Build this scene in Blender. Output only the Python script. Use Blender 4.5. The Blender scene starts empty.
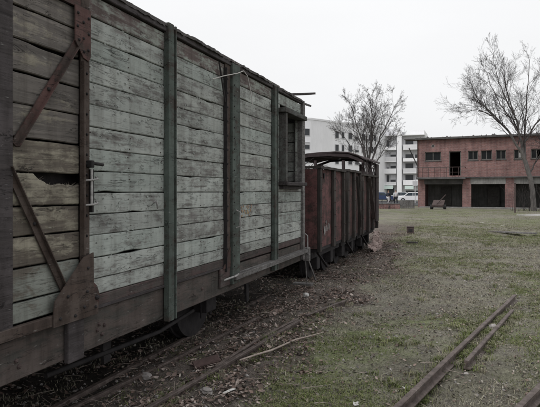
import bpy, bmesh, math, random
import numpy as np
from mathutils import Vector, Matrix

random.seed(7)
rng = np.random.default_rng(11)
R = math.radians
S = bpy.context.scene
COL = S.collection

# ------------------------------------------------------------------ camera
cd = bpy.data.cameras.new('camera')
cam = bpy.data.objects.new('camera', cd)
COL.objects.link(cam)
cam.location = (0, 0, 1.65)
cam.rotation_euler = (R(90), 0, R(19.95))
cd.sensor_width = 36
cd.lens = 36.0
cd.shift_y = -0.0235
cd.clip_end = 6000
S.camera = cam

# ------------------------------------------------------------------ sky, sun, exposure
SUN_EL, SUN_AZ = 50, 205          # a veiled sun behind the camera, on the wagons' far side; azimuth clockwise from +Y
W = bpy.data.worlds.new('World')
S.world = W
W.use_nodes = True
wn, wl = W.node_tree.nodes, W.node_tree.links
bg = wn['Background']
sky = wn.new('ShaderNodeTexSky')
sky.sky_type = 'NISHITA'
sky.sun_disc = False
sky.sun_elevation = R(SUN_EL)
sky.sun_rotation = R(SUN_AZ)
hsv = wn.new('ShaderNodeHueSaturation')
hsv.inputs['Saturation'].default_value = 0.25
wl.new(sky.outputs[0], hsv.inputs['Color'])
wtc = wn.new('ShaderNodeTexCoord')
wmap = wn.new('ShaderNodeMapping')
wmap.inputs['Scale'].default_value = (1, 1, 3.2)
wnoi = wn.new('ShaderNodeTexNoise')
wnoi.inputs['Scale'].default_value = 1.6
wnoi.inputs['Detail'].default_value = 5
wramp = wn.new('ShaderNodeValToRGB')
wramp.color_ramp.elements[0].color = (8.72, 8.75, 8.85, 1)
wramp.color_ramp.elements[1].color = (9.3, 9.35, 9.45, 1)
wramp.color_ramp.elements[0].position = .3
wramp.color_ramp.elements[1].position = .7
wl.new(wtc.outputs['Generated'], wmap.inputs[0])
wl.new(wmap.outputs[0], wnoi.inputs['Vector'])
wl.new(wnoi.outputs['Fac'], wramp.inputs[0])
wmix = wn.new('ShaderNodeMixRGB')
wmix.inputs[0].default_value = 0.94        # almost closed cloud cover over the clear sky
wl.new(hsv.outputs[0], wmix.inputs[1])
wsep = wn.new('ShaderNodeSeparateXYZ')
wl.new(wtc.outputs['Generated'], wsep.inputs[0])
wup = wn.new('ShaderNodeMapRange')           # an overcast sky is brighter overhead than at the horizon
wup.inputs['To Min'].default_value = .95
wup.inputs['To Max'].default_value = 1.4
wl.new(wsep.outputs[2], wup.inputs['Value'])
wmul = wn.new('ShaderNodeVectorMath')
wmul.operation = 'SCALE'
wl.new(wramp.outputs[0], wmul.inputs[0])
wl.new(wup.outputs[0], wmul.inputs['Scale'])
wl.new(wmul.outputs[0], wmix.inputs[2])
wl.new(wmix.outputs[0], bg.inputs['Color'])
bg.inputs['Strength'].default_value = 0.1

sd = bpy.data.lights.new('sun', 'SUN')
sd.energy = 1.5
sd.angle = R(32)
sd.color = (1, .98, .95)
sun = bpy.data.objects.new('sun', sd)
COL.objects.link(sun)
az, el = R(SUN_AZ), R(SUN_EL)
sun_dir = Vector((math.sin(az) * math.cos(el), math.cos(az) * math.cos(el), math.sin(el)))
sun.rotation_euler = sun_dir.to_track_quat('Z', 'Y').to_euler()
sun.location = sun_dir * 100

S.view_settings.view_transform = 'Standard'
S.view_settings.look = 'None'
S.view_settings.exposure = 0
S.view_settings.gamma = 1
S.cycles.max_bounces = 6
S.cycles.diffuse_bounces = 3
S.cycles.glossy_bounces = 2
S.cycles.transparent_max_bounces = 4

# ------------------------------------------------------------------ numpy noise
class Noise:
    def __init__(s, seed, n=256):
        s.n = n
        s.t = np.random.default_rng(seed).random((n, n))
    def __call__(s, x, y):
        x = np.asarray(x, float); y = np.asarray(y, float)
        xi = np.floor(x).astype(int); yi = np.floor(y).astype(int)
        fx = x - xi; fy = y - yi
        fx = fx * fx * (3 - 2 * fx); fy = fy * fy * (3 - 2 * fy)
        n = s.n
        a = s.t[xi % n, yi % n]; b = s.t[(xi + 1) % n, yi % n]
        c = s.t[xi % n, (yi + 1) % n]; d = s.t[(xi + 1) % n, (yi + 1) % n]
        return (a * (1 - fx) + b * fx) * (1 - fy) + (c * (1 - fx) + d * fx) * fy
    def fbm(s, x, y, o=4):
        v = 0; a = .5; t = 0
        for k in range(o):
            v = v + a * s(x * 2 ** k + 17.3 * k, y * 2 ** k + 5.1 * k); t += a; a *= .55
        return v / t
NZ, NB, NC, ND = Noise(1), Noise(2), Noise(3), Noise(4)

def sstep(a, b, x):
    t = np.clip((x - a) / (b - a), 0, 1)
    return t * t * (3 - 2 * t)

def gz(x, y):
    """height of the ground"""
    x = np.asarray(x, float); y = np.asarray(y, float)
    near = 1 - sstep(16, 45, np.hypot(x, y))
    h = (NZ.fbm(x * .45, y * .45, 3) - .5) * .14 * (0.35 + .65 * near)
    h = h + (NB.fbm(x * 2.6, y * 2.6, 4) - .5) * .10 * near
    h = h + (ND.fbm(x * .9, y * .9, 3) - .5) * .16 * sstep(10, 18, np.hypot(x, y)) * (1 - sstep(44, 50, y))
    h = h + (NC(x * 14, y * 14) - .5) * .020 * near
    h = h + .03 * np.exp(-((x + 1.9 - .0) / .35) ** 2) * near
    h = h - .035 * np.exp(-((x + 2.7) / .5) ** 2) * near
    h = h + 1.25 * sstep(5.15, 6.6, -x) * (1 - sstep(16.5, 22, y))  # unseen earth bank behind the wagons, added to block low light beneath them
    return h

def litter_mask(x, y):
    """how much of the ground is covered by fallen leaves (the strip along the wagons)"""
    d = x + .19 * np.clip(y - 3.4, 0, 4.0) * .55
    edge = -1.35 - .9 * sstep(8, 20, y) + (NB.fbm(x * .9, y * .9, 4) - .5) * 1.7
    m = 1 - sstep(-.35, .45, x - edge)
    return m * (1 - sstep(22, 34, y))

def wagon_shade_mask(x, y):
    """shade under the wagons, painted into the ballast colour of their track"""
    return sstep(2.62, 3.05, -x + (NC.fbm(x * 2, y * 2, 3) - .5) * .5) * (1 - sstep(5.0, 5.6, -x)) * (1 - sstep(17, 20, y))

def green_mask(x, y):
    g = sstep(.40, .66, ND.fbm(x * .62 + 9, y * .62, 5))
    return g

# ------------------------------------------------------------------ materials
def nodes_of(name):
    m = bpy.data.materials.new(name)
    m.use_nodes = True
    n, l = m.node_tree.nodes, m.node_tree.links
    return m, n, l, n['Principled BSDF']

def ramp(n, l, src, stops):
    r = n.new('ShaderNodeValToRGB')
    e = r.color_ramp.elements
    while len(e) < len(stops): e.new(.5)
    for k, (p, c) in enumerate(stops):
        e[k].position = p
        e[k].color = (c, c, c, 1) if not hasattr(c, '__len__') else (*c, 1)
    l.new(src, r.inputs[0])
    return r.outputs[0]

def mixc(n, l, fac, a, b, mode='MIX'):
    m = n.new('ShaderNodeMixRGB')
    m.blend_type = mode
    for k, v in ((0, fac), (1, a), (2, b)):
        if isinstance(v, (int, float)): m.inputs[k].default_value = v if k == 0 else (v, v, v, 1)
        elif isinstance(v, tuple): m.inputs[k].default_value = (*v, 1)
        else: l.new(v, m.inputs[k])
    return m.outputs[0]

def math_n(n, l, op, a, b):
    m = n.new('ShaderNodeMath'); m.operation = op
    for k, v in ((0, a), (1, b)):
        if isinstance(v, (int, float)): m.inputs[k].default_value = v
        else: l.new(v, m.inputs[k])
    return m.outputs[0]

def coords(n, l, scale, shift=True, src='Object'):
    tc = n.new('ShaderNodeTexCoord')
    v = tc.outputs[src]
    if shift:
        oi = n.new('ShaderNodeObjectInfo')
        sc = n.new('ShaderNodeVectorMath'); sc.operation = 'SCALE'
        cb = n.new('ShaderNodeCombineXYZ')
        for k, f in enumerate((37.0, 91.0, 53.0)):
            l.new(math_n(n, l, 'MULTIPLY', oi.outputs['Random'], f), cb.inputs[k])
        ad = n.new('ShaderNodeVectorMath'); ad.operation = 'ADD'
        l.new(v, ad.inputs[0]); l.new(cb.outputs[0], ad.inputs[1])
        v = ad.outputs[0]
    mp = n.new('ShaderNodeMapping')
    mp.inputs['Scale'].default_value = scale
    l.new(v, mp.inputs[0])
    return mp.outputs[0]

def noise(n, l, vec, scale=1, detail=6, rough=.6, dist=0):
    t = n.new('ShaderNodeTexNoise')
    t.inputs['Scale'].default_value = scale
    t.inputs['Detail'].default_value = detail
    t.inputs['Roughness'].default_value = rough
    t.inputs['Distortion'].default_value = dist
    l.new(vec, t.inputs['Vector'])
    return t.outputs['Fac']

def bump(n, l, b, src, strength, dist=.01):
    bp = n.new('ShaderNodeBump')
    bp.inputs['Strength'].default_value = strength
    bp.inputs['Distance'].default_value = dist
    l.new(src, bp.inputs['Height'])
    l.new(bp.outputs[0], b.inputs['Normal'])

def per_object(n, l, col, lo, hi):
    oi = n.new('ShaderNodeObjectInfo')
    mr = n.new('ShaderNodeMapRange')
    mr.inputs['To Min'].default_value = lo; mr.inputs['To Max'].default_value = hi
    l.new(oi.outputs['Random'], mr.inputs['Value'])
    h = n.new('ShaderNodeHueSaturation')
    l.new(mr.outputs[0], h.inputs['Value']); l.new(col, h.inputs['Color'])
    return h.outputs[0]

def painted_wood(name, paint1, paint2, bare1, bare2, wear, lo=.85, hi=1.15, stretch=(26, 1.1, 26), spots=.5):
    """old board: paint that survives in patches over grey wood with grain along local Y"""
    m, n, l, b = nodes_of(name)
    g = noise(n, l, coords(n, l, stretch), 1, 8, .65, .6)
    fine = noise(n, l, coords(n, l, (110, 4, 110)), 1, 4, .6)
    big = noise(n, l, coords(n, l, (4.5, 2.2, 6)), 1, 7, .62, .4)
    sp = noise(n, l, coords(n, l, (16, 9, 22)), 1, 6, .7, .8)
    bare = ramp(n, l, g, [(.3, bare1), (.7, bare2)])
    paint = ramp(n, l, big, [(.32, paint1), (.68, paint2)])
    k = math_n(n, l, 'ADD', math_n(n, l, 'MULTIPLY', big, .55), math_n(n, l, 'MULTIPLY', sp, .45))
    k = math_n(n, l, 'ADD', k, math_n(n, l, 'MULTIPLY', math_n(n, l, 'SUBTRACT', g, .5), .35))
    mask = ramp(n, l, k, [(wear - .05, 0), (wear + .06, 1)])
    c = mixc(n, l, mask, bare, paint)
    crack = ramp(n, l, fine, [(.30, .35), (.42, 1)])
    c = mixc(n, l, .6, c, crack, 'MULTIPLY')
    st = noise(n, l, coords(n, l, (9, 7, 1.2), False), 1, 5, .7)
    streak = ramp(n, l, st, [(.3, (.42, .39, .37)), (.55, (1, 1, 1))])
    c = mixc(n, l, .65, c, streak, 'MULTIPLY')
    dots = ramp(n, l, noise(n, l, coords(n, l, (30, 22, 40)), 1, 3, .5), [(.27, .12), (.34, 1)])
    c = mixc(n, l, spots, c, dots, 'MULTIPLY')
    wv = noise(n, l, coords(n, l, (7, 1.6, 13)), 1, 5, .6, 1.2)
    crk = ramp(n, l, math_n(n, l, 'ABSOLUTE', math_n(n, l, 'SUBTRACT', wv, .52), 0), [(.0, .10), (.006, .25), (.014, 1)])
    gate = ramp(n, l, noise(n, l, coords(n, l, (5, 3.1, 8)), 1, 3, .5), [(.50, 0), (.58, 1)])
    c = mixc(n, l, math_n(n, l, 'MULTIPLY', gate, .85), c, crk, 'MULTIPLY')
    chipw = ramp(n, l, noise(n, l, coords(n, l, (46, 14, 60)), 1, 4, .6), [(.66, 0), (.72, 1)])
    c = mixc(n, l, math_n(n, l, 'MULTIPLY', chipw, .5), c, mixc(n, l, .5, paint, (.42, .42, .41)))
    c = per_object(n, l, c, lo, hi)
    l.new(c, b.inputs['Base Color'])
    b.inputs['Roughness'].default_value = .85
    b.inputs['Specular IOR Level'].default_value = .25
    hgt = math_n(n, l, 'ADD', g, math_n(n, l, 'MULTIPLY', mask, .25))
    bump(n, l, b, hgt, .55, .006)
    return m

def mottled(name, stops, scale=(6, 6, 6), detail=7, rough=.85, bmp=.4, bdist=.006, metal=0, streak=0, lo=.9, hi=1.1, src='Object', shift=True):
    m, n, l, b = nodes_of(name)
    f = noise(n, l, coords(n, l, scale, shift, src), 1, detail, .65, .5)
    c = ramp(n, l, f, stops)
    if streak:
        st = noise(n, l, coords(n, l, (11, 11, .8), shift), 1, 4, .6)
        c = mixc(n, l, streak, c, ramp(n, l, st, [(.34, .35), (.58, 1)]), 'MULTIPLY')
    c = per_object(n, l, c, lo, hi)
    l.new(c, b.inputs['Base Color'])
    b.inputs['Roughness'].default_value = rough
    b.inputs['Metallic'].default_value = metal
    b.inputs['Specular IOR Level'].default_value = .3
    if bmp:
        bump(n, l, b, noise(n, l, coords(n, l, tuple(s * 5 for s in scale), shift, src), 1, 5, .6), bmp, bdist)
    return m

def attr_mat(name, rough=.8, spec=.2, trans=0):
    m, n, l, b = nodes_of(name)
    a = n.new('ShaderNodeAttribute'); a.attribute_name = 'tint'
    l.new(a.outputs['Color'], b.inputs['Base Color'])
    b.inputs['Roughness'].default_value = rough
    b.inputs['Specular IOR Level'].default_value = spec
    return m

M = {}
BARE = ((.105, .10, .095), (.245, .238, .226))
M['pale'] = painted_wood('pale_green_paint', (.285, .308, .292), (.398, .418, .396), *BARE, .44, .84, 1.1)
M['pale_worn'] = painted_wood('worn_pale_green_paint', (.278, .298, .281), (.388, .405, .384), *BARE, .475, .82, 1.08, (20, .8, 20))
M['pale_grey'] = painted_wood('greyed_pale_paint', (.27, .29, .27), (.38, .396, .372), (.13, .125, .12), (.265, .258, .248), .475, .82, 1.1, (30, 1.4, 30), .7)
M['pale_green'] = painted_wood('sound_pale_green_paint', (.265, .297, .278), (.365, .393, .370), *BARE, .42, .85, 1.08, (24, 1.0, 34), .8)
M['purple'] = painted_wood('purple_brown_paint', (.062, .042, .042), (.088, .062, .06), (.045, .038, .036), (.10, .088, .082), .50)
M['redtop'] = painted_wood('stained_green_grey_wood', (.20, .215, .195), (.30, .325, .295), (.09, .068, .064), (.17, .14, .135), .52, .9, 1.05)
M['door'] = painted_wood('brown_grey_bare_wood', (.175, .16, .13), (.25, .23, .185), (.075, .068, .063), (.185, .168, .155), .60, .8, 1.15)
M['doorgreen'] = painted_wood('green_grey_worn_paint', (.15, .162, .146), (.225, .238, .215), (.085, .075, .065), (.17, .155, .13), .50, .85, 1.1)
M['dooryellow'] = painted_wood('ochre_grey_worn_wood', (.195, .18, .14), (.285, .265, .212), (.075, .064, .055), (.16, .14, .115), .54, .9, 1.1)
M['dark_wood'] = painted_wood('dark_rotten_wood', (.045, .04, .042), (.08, .07, .072), (.028, .024, .025), (.075, .066, .066), .5)
M['grey_wood'] = painted_wood('weathered_grey_wood', (.14, .14, .14), (.24, .235, .23), (.07, .066, .065), (.19, .18, .175), .55)
M['frame_wood'] = painted_wood('dark_grey_frame_wood', (.07, .075, .07), (.115, .122, .115), (.04, .036, .034), (.10, .094, .09), .5)
M['sill'] = painted_wood('rust_brown_sill_paint', (.066, .052, .047), (.10, .083, .076), (.04, .037, .034), (.085, .08, .073), .48, .95, 1.05, (9, 1.2, 20))
M['green_iron'] = painted_wood('flaking_green_iron', (.055, .068, .06), (.095, .115, .103), (.035, .03, .027), (.075, .06, .052), .44, .92, 1.08, (9, 9, 2.0), .6)
M['red_iron'] = painted_wood('flaking_dark_red_iron', (.068, .036, .033), (.105, .06, .055), (.04, .03, .027), (.08, .06, .053), .48, .95, 1.05, (10, 10, 4), .6)
M['brown_iron'] = painted_wood('rusty_brown_iron', (.062, .047, .041), (.10, .08, .07), (.04, .03, .026), (.085, .062, .052), .50, .95, 1.05, (10, 10, 4), .6)
M['rust'] = mottled('dark_rust', [(.3, (.035, .026, .025)), (.55, (.075, .055, .052)), (.75, (.12, .09, .085))], (12, 12, 12))
M['rail'] = mottled('rusty_rail_steel', [(.3, (.04, .031, .028)), (.5, (.085, .066, .059)), (.62, (.12, .097, .088)), (.75, (.19, .165, .155))], (14, 14, 14), rough=.65, bmp=.7)
M['black_iron'] = mottled('sooty_iron', [(.3, (.012, .011, .012)), (.6, (.03, .027, .028)), (.8, (.05, .045, .045))], (10, 10, 10))
M['red_panel'] = painted_wood('faded_red_steel', (.10, .043, .043), (.155, .076, .075), (.036, .027, .025), (.085, .055, .051), .48, .85, 1.1, (5, 5, 1.6), .7)
M['red_panel_dark'] = painted_wood('rust_dark_red_steel', (.085, .034, .033), (.125, .062, .06), (.035, .026, .024), (.075, .05, .046), .52, .8, 1.1, (5, 5, 1.6), .7)
M['dark_post'] = mottled('dark_rusty_steel', [(.3, (.02, .018, .017)), (.55, (.044, .038, .035)), (.75, (.08, .066, .058))], (8, 8, 3))
M['canopy'] = mottled('dark_brown_roof_iron', [(.3, (.022, .017, .018)), (.6, (.05, .037, .038)), (.8, (.085, .066, .066))], (5, 5, 5))
M['felt'] = mottled('old_roof_felt', [(.3, (.04, .037, .037)), (.55, (.085, .078, .077)), (.75, (.14, .13, .127))], (9, 9, 9), bmp=.8, bdist=.02)
M['white_metal'] = mottled('flaking_white_paint', [(.3, (.13, .125, .12)), (.6, (.36, .35, .345))], (20, 20, 20))
M['cord'] = mottled('pale_cord', [(.3, (.30, .29, .28)), (.7, (.52, .50, .48))], (20, 20, 20))
M['stencil'] = mottled('faded_orange_marking', [(.38, (.24, .22, .16)), (.5, (.28, .20, .12)), (.62, (.24, .10, .08))], (30, 30, 30), bmp=0)
M['tarp'] = mottled('pinkish_grey_sheet', [(.3, (.19, .145, .13)), (.55, (.31, .24, .22)), (.8, (.42, .34, .31))], (5, 5, 5))
M['paper'] = mottled('dirty_white_paper', [(.3, (.30, .29, .28)), (.6, (.58, .57, .55))], (15, 15, 15))
M['stone'] = mottled('pale_stone', [(.3, (.16, .145, .14)), (.6, (.30, .28, .27)), (.8, (.42, .40, .38))], (14, 14, 14))
M['brickbat'] = mottled('broken_brick', [(.3, (.045, .03, .028)), (.6, (.09, .06, .055))], (14, 14, 14))
M['stick'] = mottled('bare_stick', [(.3, (.18, .15, .13)), (.7, (.34, .29, .255))], (20, 20, 20))
M['bark'] = mottled('grey_bark', [(.3, (.055, .048, .048)), (.6, (.11, .10, .10)), (.8, (.17, .155, .15))], (9, 9, 3), bdist=.02)
M['bark_pale'] = mottled('pale_grey_bark', [(.3, (.085, .078, .074)), (.6, (.16, .148, .142)), (.8, (.23, .215, .205))], (9, 9, 3), bdist=.02)
M['twig'] = mottled('twig_bark', [(.3, (.030, .026, .026)), (.7, (.065, .056, .056))], (4, 4, 4), bmp=0)
M['concrete'] = mottled('stained_concrete', [(.3, (.15, .145, .14)), (.55, (.25, .245, .235)), (.75, (.34, .33, .32))], (1.1, 1.1, 1.1), streak=.45)
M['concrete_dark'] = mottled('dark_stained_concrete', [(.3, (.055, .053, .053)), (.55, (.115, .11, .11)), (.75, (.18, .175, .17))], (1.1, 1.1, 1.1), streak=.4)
M['render_white'] = mottled('white_render', [(.3, (.74, .74, .76)), (.7, (.82, .82, .84))], (.25, .25, .25), streak=.12, bmp=0)
M['render_grey'] = mottled('light_grey_render', [(.3, (.56, .56, .58)), (.7, (.68, .68, .70))], (.25, .25, .25), streak=.15, bmp=0)
M['asphalt'] = mottled('asphalt', [(.3, (.04, .04, .042)), (.7, (.065, .065, .067))], (3, 3, 3))
M['paving'] = mottled('pale_paving', [(.3, (.26, .25, .24)), (.7, (.40, .39, .375))], (1.5, 1.5, 1.5))
M['car_white'] = mottled('white_car_paint', [(.3, (.68, .68, .70)), (.7, (.74, .74, .76))], (1, 1, 1), rough=.3, bmp=0)
M['car_blue'] = mottled('dark_blue_car_paint', [(.3, (.03, .045, .10)), (.7, (.04, .06, .13))], (1, 1, 1), rough=.3, bmp=0)
M['car_silver'] = mottled('silver_car_paint', [(.3, (.33, .34, .36)), (.7, (.38, .39, .41))], (1, 1, 1), rough=.3, bmp=0)
M['tyre'] = mottled('tyre_rubber', [(.3, (.014, .014, .015)), (.7, (.025, .025, .026))], (5, 5, 5), bmp=0)
M['sign_green'] = mottled('pale_green_sign', [(.3, (.50, .60, .57)), (.7, (.60, .69, .66))], (1, 1, 1), bmp=0)
M['skin'] = mottled('skin', [(.3, (.42, .27, .21)), (.7, (.47, .31, .25))], (5, 5, 5), bmp=0)
M['cloth_dark'] = mottled('dark_jacket_cloth', [(.3, (.02, .022, .03)), (.7, (.04, .042, .055))], (9, 9, 9), bmp=0)
M['cloth_white'] = mottled('white_cloth', [(.3, (.58, .58, .60)), (.7, (.68, .68, .7))], (9, 9, 9), bmp=0)
M['hair'] = mottled('dark_hair', [(.3, (.015, .012, .01)), (.7, (.03, .025, .02))], (9, 9, 9), bmp=0)
M['frame_white'] = mottled('grey_white_frame', [(.3, (.45, .45, .46)), (.7, (.56, .56, .57))], (3, 3, 3), bmp=0)
M['frame_dark'] = mottled('dirty_grey_frame', [(.3, (.09, .085, .08)), (.7, (.19, .18, .17))], (6, 6, 6), bmp=0)
M['leaf'] = attr_mat('leaf_litter')
M['grass'] = attr_mat('grass_blades')

def glass(name, col, rough, spec=.5):
    m, n, l, b = nodes_of(name)
    f = noise(n, l, coords(n, l, (1.2, 1.2, 1.2)), 1, 3)
    l.new(ramp(n, l, f, [(.3, col), (.7, tuple(v * 1.8 for v in col))]), b.inputs['Base Color'])
    b.inputs['Roughness'].default_value = rough
    b.inputs['Specular IOR Level'].default_value = spec
    return m
M['pane'] = glass('dirty_window_pane', (.010, .011, .012), .5, .12)
M['far_pane'] = glass('window_glass', (.018, .02, .024), .3)
M['car_glass'] = glass('car_glass', (.03, .04, .05), .1)

def brick_mat(name, c1, c2, mortar):
    m, n, l, b = nodes_of(name)
    tc = n.new('ShaderNodeTexCoord')
    sx = n.new('ShaderNodeSeparateXYZ'); l.new(tc.outputs['Object'], sx.inputs[0])
    cb = n.new('ShaderNodeCombineXYZ')
    l.new(math_n(n, l, 'ADD', sx.outputs[0], sx.outputs[1]), cb.inputs[0]); l.new(sx.outputs[2], cb.inputs[1])
    br = n.new('ShaderNodeTexBrick')
    br.inputs['Scale'].default_value = 1
    br.inputs['Brick Width'].default_value = .26
    br.inputs['Row Height'].default_value = .077
    br.inputs['Mortar Size'].default_value = .011
    br.inputs['Color1'].default_value = (*c1, 1); br.inputs['Color2'].default_value = (*c2, 1)
    br.inputs['Mortar'].default_value = (*mortar, 1)
    l.new(cb.outputs[0], br.inputs['Vector'])
    f = noise(n, l, coords(n, l, (.9, .9, .9), False), 1, 7, .7, .5)
    c = mixc(n, l, .75, br.outputs['Color'], ramp(n, l, f, [(.3, (.42, .42, .44)), (.48, (.9, .9, .9)), (.68, (1.25, 1.27, 1.28))]), 'MULTIPLY')
    st = noise(n, l, coords(n, l, (3, 3, .35), False), 1, 5, .6)
    c = mixc(n, l, .5, c, ramp(n, l, st, [(.32, (.4, .4, .42)), (.55, (1, 1, 1))]), 'MULTIPLY')
    l.new(c, b.inputs['Base Color'])
    b.inputs['Roughness'].default_value = .9
    bump(n, l, b, br.outputs['Fac'], -.5, .01)
    return m
M['brick'] = brick_mat('red_brick', (.172, .074, .069), (.285, .135, .124), (.25, .215, .205))

def ground_mat():
    m, n, l, b = nodes_of('wet_ground')
    p = coords(n, l, (1, 1, 1), False)
    a = n.new('ShaderNodeAttribute'); a.attribute_name = 'litter'
    g = n.new('ShaderNodeAttribute'); g.attribute_name = 'green'
    n1 = noise(n, l, p, 55, 6, .75)
    n2 = noise(n, l, p, 16, 7, .75, .5)
    n3 = noise(n, l, p, 2.2, 7, .7, .4)
    n4 = noise(n, l, p, 5.5, 7, .72, .6)
    soil = ramp(n, l, n1, [(.28, (.058, .052, .044)), (.45, (.156, .143, .122)), (.60, (.265, .246, .216)), (.76, (.43, .405, .37))])
    thatch = ramp(n, l, n1, [(.28, (.080, .078, .056)), (.46, (.208, .200, .152)), (.62, (.315, .304, .238)), (.8, (.47, .45, .38))])
    moss = ramp(n, l, n1, [(.28, (.055, .074, .025)), (.48, (.146, .178, .070)), (.66, (.235, .27, .125)), (.8, (.36, .375, .235))])
    lit = ramp(n, l, n1, [(.26, (.036, .031, .027)), (.46, (.118, .100, .088)), (.62, (.22, .19, .17)), (.78, (.37, .33, .305))])
    c = mixc(n, l, ramp(n, l, n3, [(.40, 0), (.60, 1)]), soil, thatch)
    gm = math_n(n, l, 'MULTIPLY', g.outputs['Fac'], ramp(n, l, n4, [(.38, 0), (.60, .85)]))
    c = mixc(n, l, gm, c, moss)
    lm = math_n(n, l, 'ADD', a.outputs['Fac'], math_n(n, l, 'MULTIPLY', math_n(n, l, 'SUBTRACT', n4, .5), 1.3))
    c = mixc(n, l, ramp(n, l, lm, [(.35, 0), (.65, 1)]), c, lit)
    c = mixc(n, l, .8, c, ramp(n, l, n2, [(.30, .45), (.48, .95), (.70, 1.25)]), 'MULTIPLY')
    st = n.new('ShaderNodeAttribute'); st.attribute_name = 'wagon_shade'  # under-wagon shade mixed into the ground colour
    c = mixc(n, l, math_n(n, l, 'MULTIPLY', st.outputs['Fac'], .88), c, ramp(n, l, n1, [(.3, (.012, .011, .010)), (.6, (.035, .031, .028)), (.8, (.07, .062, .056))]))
    blot = noise(n, l, coords(n, l, (.55, 1.1, 1), False), 1, 6, .65, .5)
    c = mixc(n, l, .7, c, ramp(n, l, blot, [(.32, (.52, .52, .49)), (.5, (.86, .86, .86)), (.68, (1.05, 1.03, 1.0))]), 'MULTIPLY')
    l.new(c, b.inputs['Base Color'])
    b.inputs['Roughness'].default_value = .95
    b.inputs['Specular IOR Level'].default_value = .15
    bump(n, l, b, math_n(n, l, 'ADD', n1, math_n(n, l, 'MULTIPLY', n2, .8)), .8, .03)
    return m
M['ground'] = ground_mat()

# ------------------------------------------------------------------ mesh helpers
def link(o, parent=None):
    COL.objects.link(o)
    if parent is not None: o.parent = parent
    return o

class MB:
    def __init__(s): s.v = []; s.f = []; s.sm = []
    def add(s, v, f, smooth=False):
        k = len(s.v)
        s.v += [tuple(p) for p in v]
        s.f += [tuple(i + k for i in q) for q in f]
        s.sm += [smooth] * len(f)
        return s
    def box(s, x0, x1, y0, y1, z0, z1, ch=0):
        if ch <= 0:
            v = [(x, y, z) for x in (x0, x1) for y in (y0, y1) for z in (z0, z1)]
            return s.add(v, [(0, 1, 3, 2), (4, 6, 7, 5), (0, 4, 5, 1), (2, 3, 7, 6), (0, 2, 6, 4), (1, 5, 7, 3)])
        bm = bmesh.new()
        vv = [bm.verts.new((x, y, z)) for x in (x0, x1) for y in (y0, y1) for z in (z0, z1)]
        for q in [(0, 1, 3, 2), (4, 6, 7, 5), (0, 4, 5, 1), (2, 3, 7, 6), (0, 2, 6, 4), (1, 5, 7, 3)]:
            bm.faces.new([vv[i] for i in q])
        bmesh.ops.bevel(bm, geom=bm.edges[:], offset=ch, segments=1, affect='EDGES')
        bm.verts.index_update()
        s.add([v.co for v in bm.verts], [[v.index for v in f.verts] for f in bm.faces])
        bm.free()
        return s
    def obox(s, p, q, w, h, up=(0, 0, 1)):
        """bar of section w x h from p to q"""
        p, q = Vector(p), Vector(q)
        d = (q - p).normalized(); u = Vector(up)
        a = d.cross(u)
        if a.length < 1e-5: a = d.cross(Vector((1, 0, 0)))
        a.normalize(); u = a.cross(d)
        v = []
        for c in (p, q):
            for i, j in ((-1, -1), (1, -1), (1, 1), (-1, 1)):
                v.append(c + a * (w / 2 * i) + u * (h / 2 * j))
        return s.add(v, [(0, 3, 2, 1), (4, 5, 6, 7), (0, 1, 5, 4), (1, 2, 6, 5), (2, 3, 7, 6), (3, 0, 4, 7)])
    def tube(s, pts, rad, n=6, caps=True, smooth=True):
        pts = [Vector(p) for p in pts]
        if not hasattr(rad, '__len__'): rad = [rad] * len(pts)
        v = []; f = []
        prev = None
        for k, p in enumerate(pts):
            d = (pts[min(k + 1, len(pts) - 1)] - pts[max(k - 1, 0)]).normalized()
            if prev is None:
                a = d.orthogonal().normalized()
            else:
                a = (prev - d * prev.dot(d))
                a = a.normalized() if a.length > 1e-6 else d.orthogonal().normalized()
            prev = a
            b = d.cross(a)
            for i in range(n):
                t = 2 * math.pi * i / n
                v.append(p + (a * math.cos(t) + b * math.sin(t)) * rad[k])
        for k in range(len(pts) - 1):
            for i in range(n):
                j = (i + 1) % n
                f.append((k * n + i, k * n + j, (k + 1) * n + j, (k + 1) * n + i))
        s.add(v, f, smooth)
        if caps:
            K = (len(pts) - 1) * n
            s.add(v[:n], [tuple(range(n - 1, -1, -1))]); s.add(v[K:], [tuple(range(n))])
        return s
    def disc(s, c, axis, r, h, n=20):
        a = Vector(axis).normalized()
        return s.tube([Vector(c) - a * h / 2, Vector(c) + a * h / 2], r, n, True, False)
    def prism(s, poly, axis, a, b):
        """extrude a 2-D polygon along axis from a to b (poly in the two other axes, in order)"""
        def p3(p, t):
            q = list(p); q.insert(axis, t); return tuple(q)
        n = len(poly)
        v = [p3(p, a) for p in poly] + [p3(p, b) for p in poly]
        f = [tuple(range(n - 1, -1, -1)), tuple(range(n, 2 * n))] + [(i, (i + 1) % n, (i + 1) % n + n, i + n) for i in range(n)]
        return s.add(v, f)
    def build(s, name, mat, parent=None, origin=None, kind=None, fix=True):
        me = bpy.data.meshes.new(name)
        v = s.v
        if origin == 'c':
            lo = [min(p[i] for p in v) for i in range(3)]; hi = [max(p[i] for p in v) for i in range(3)]
            origin = tuple((lo[i] + hi[i]) / 2 for i in range(3))
        if origin is not None:
            v = [(p[0] - origin[0], p[1] - origin[1], p[2] - origin[2]) for p in v]
        me.from_pydata(v, [], s.f)
        me.polygons.foreach_set('use_smooth', s.sm)
        if fix:
            bm = bmesh.new(); bm.from_mesh(me)
            bmesh.ops.recalc_face_normals(bm, faces=bm.faces[:])
            bm.to_mesh(me); bm.free()
        me.materials.append(M[mat] if isinstance(mat, str) else mat)
        o = bpy.data.objects.new(name, me)
        if origin is not None: o.location = origin
        link(o, parent)
        if kind: o['kind'] = kind
        return o

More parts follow.
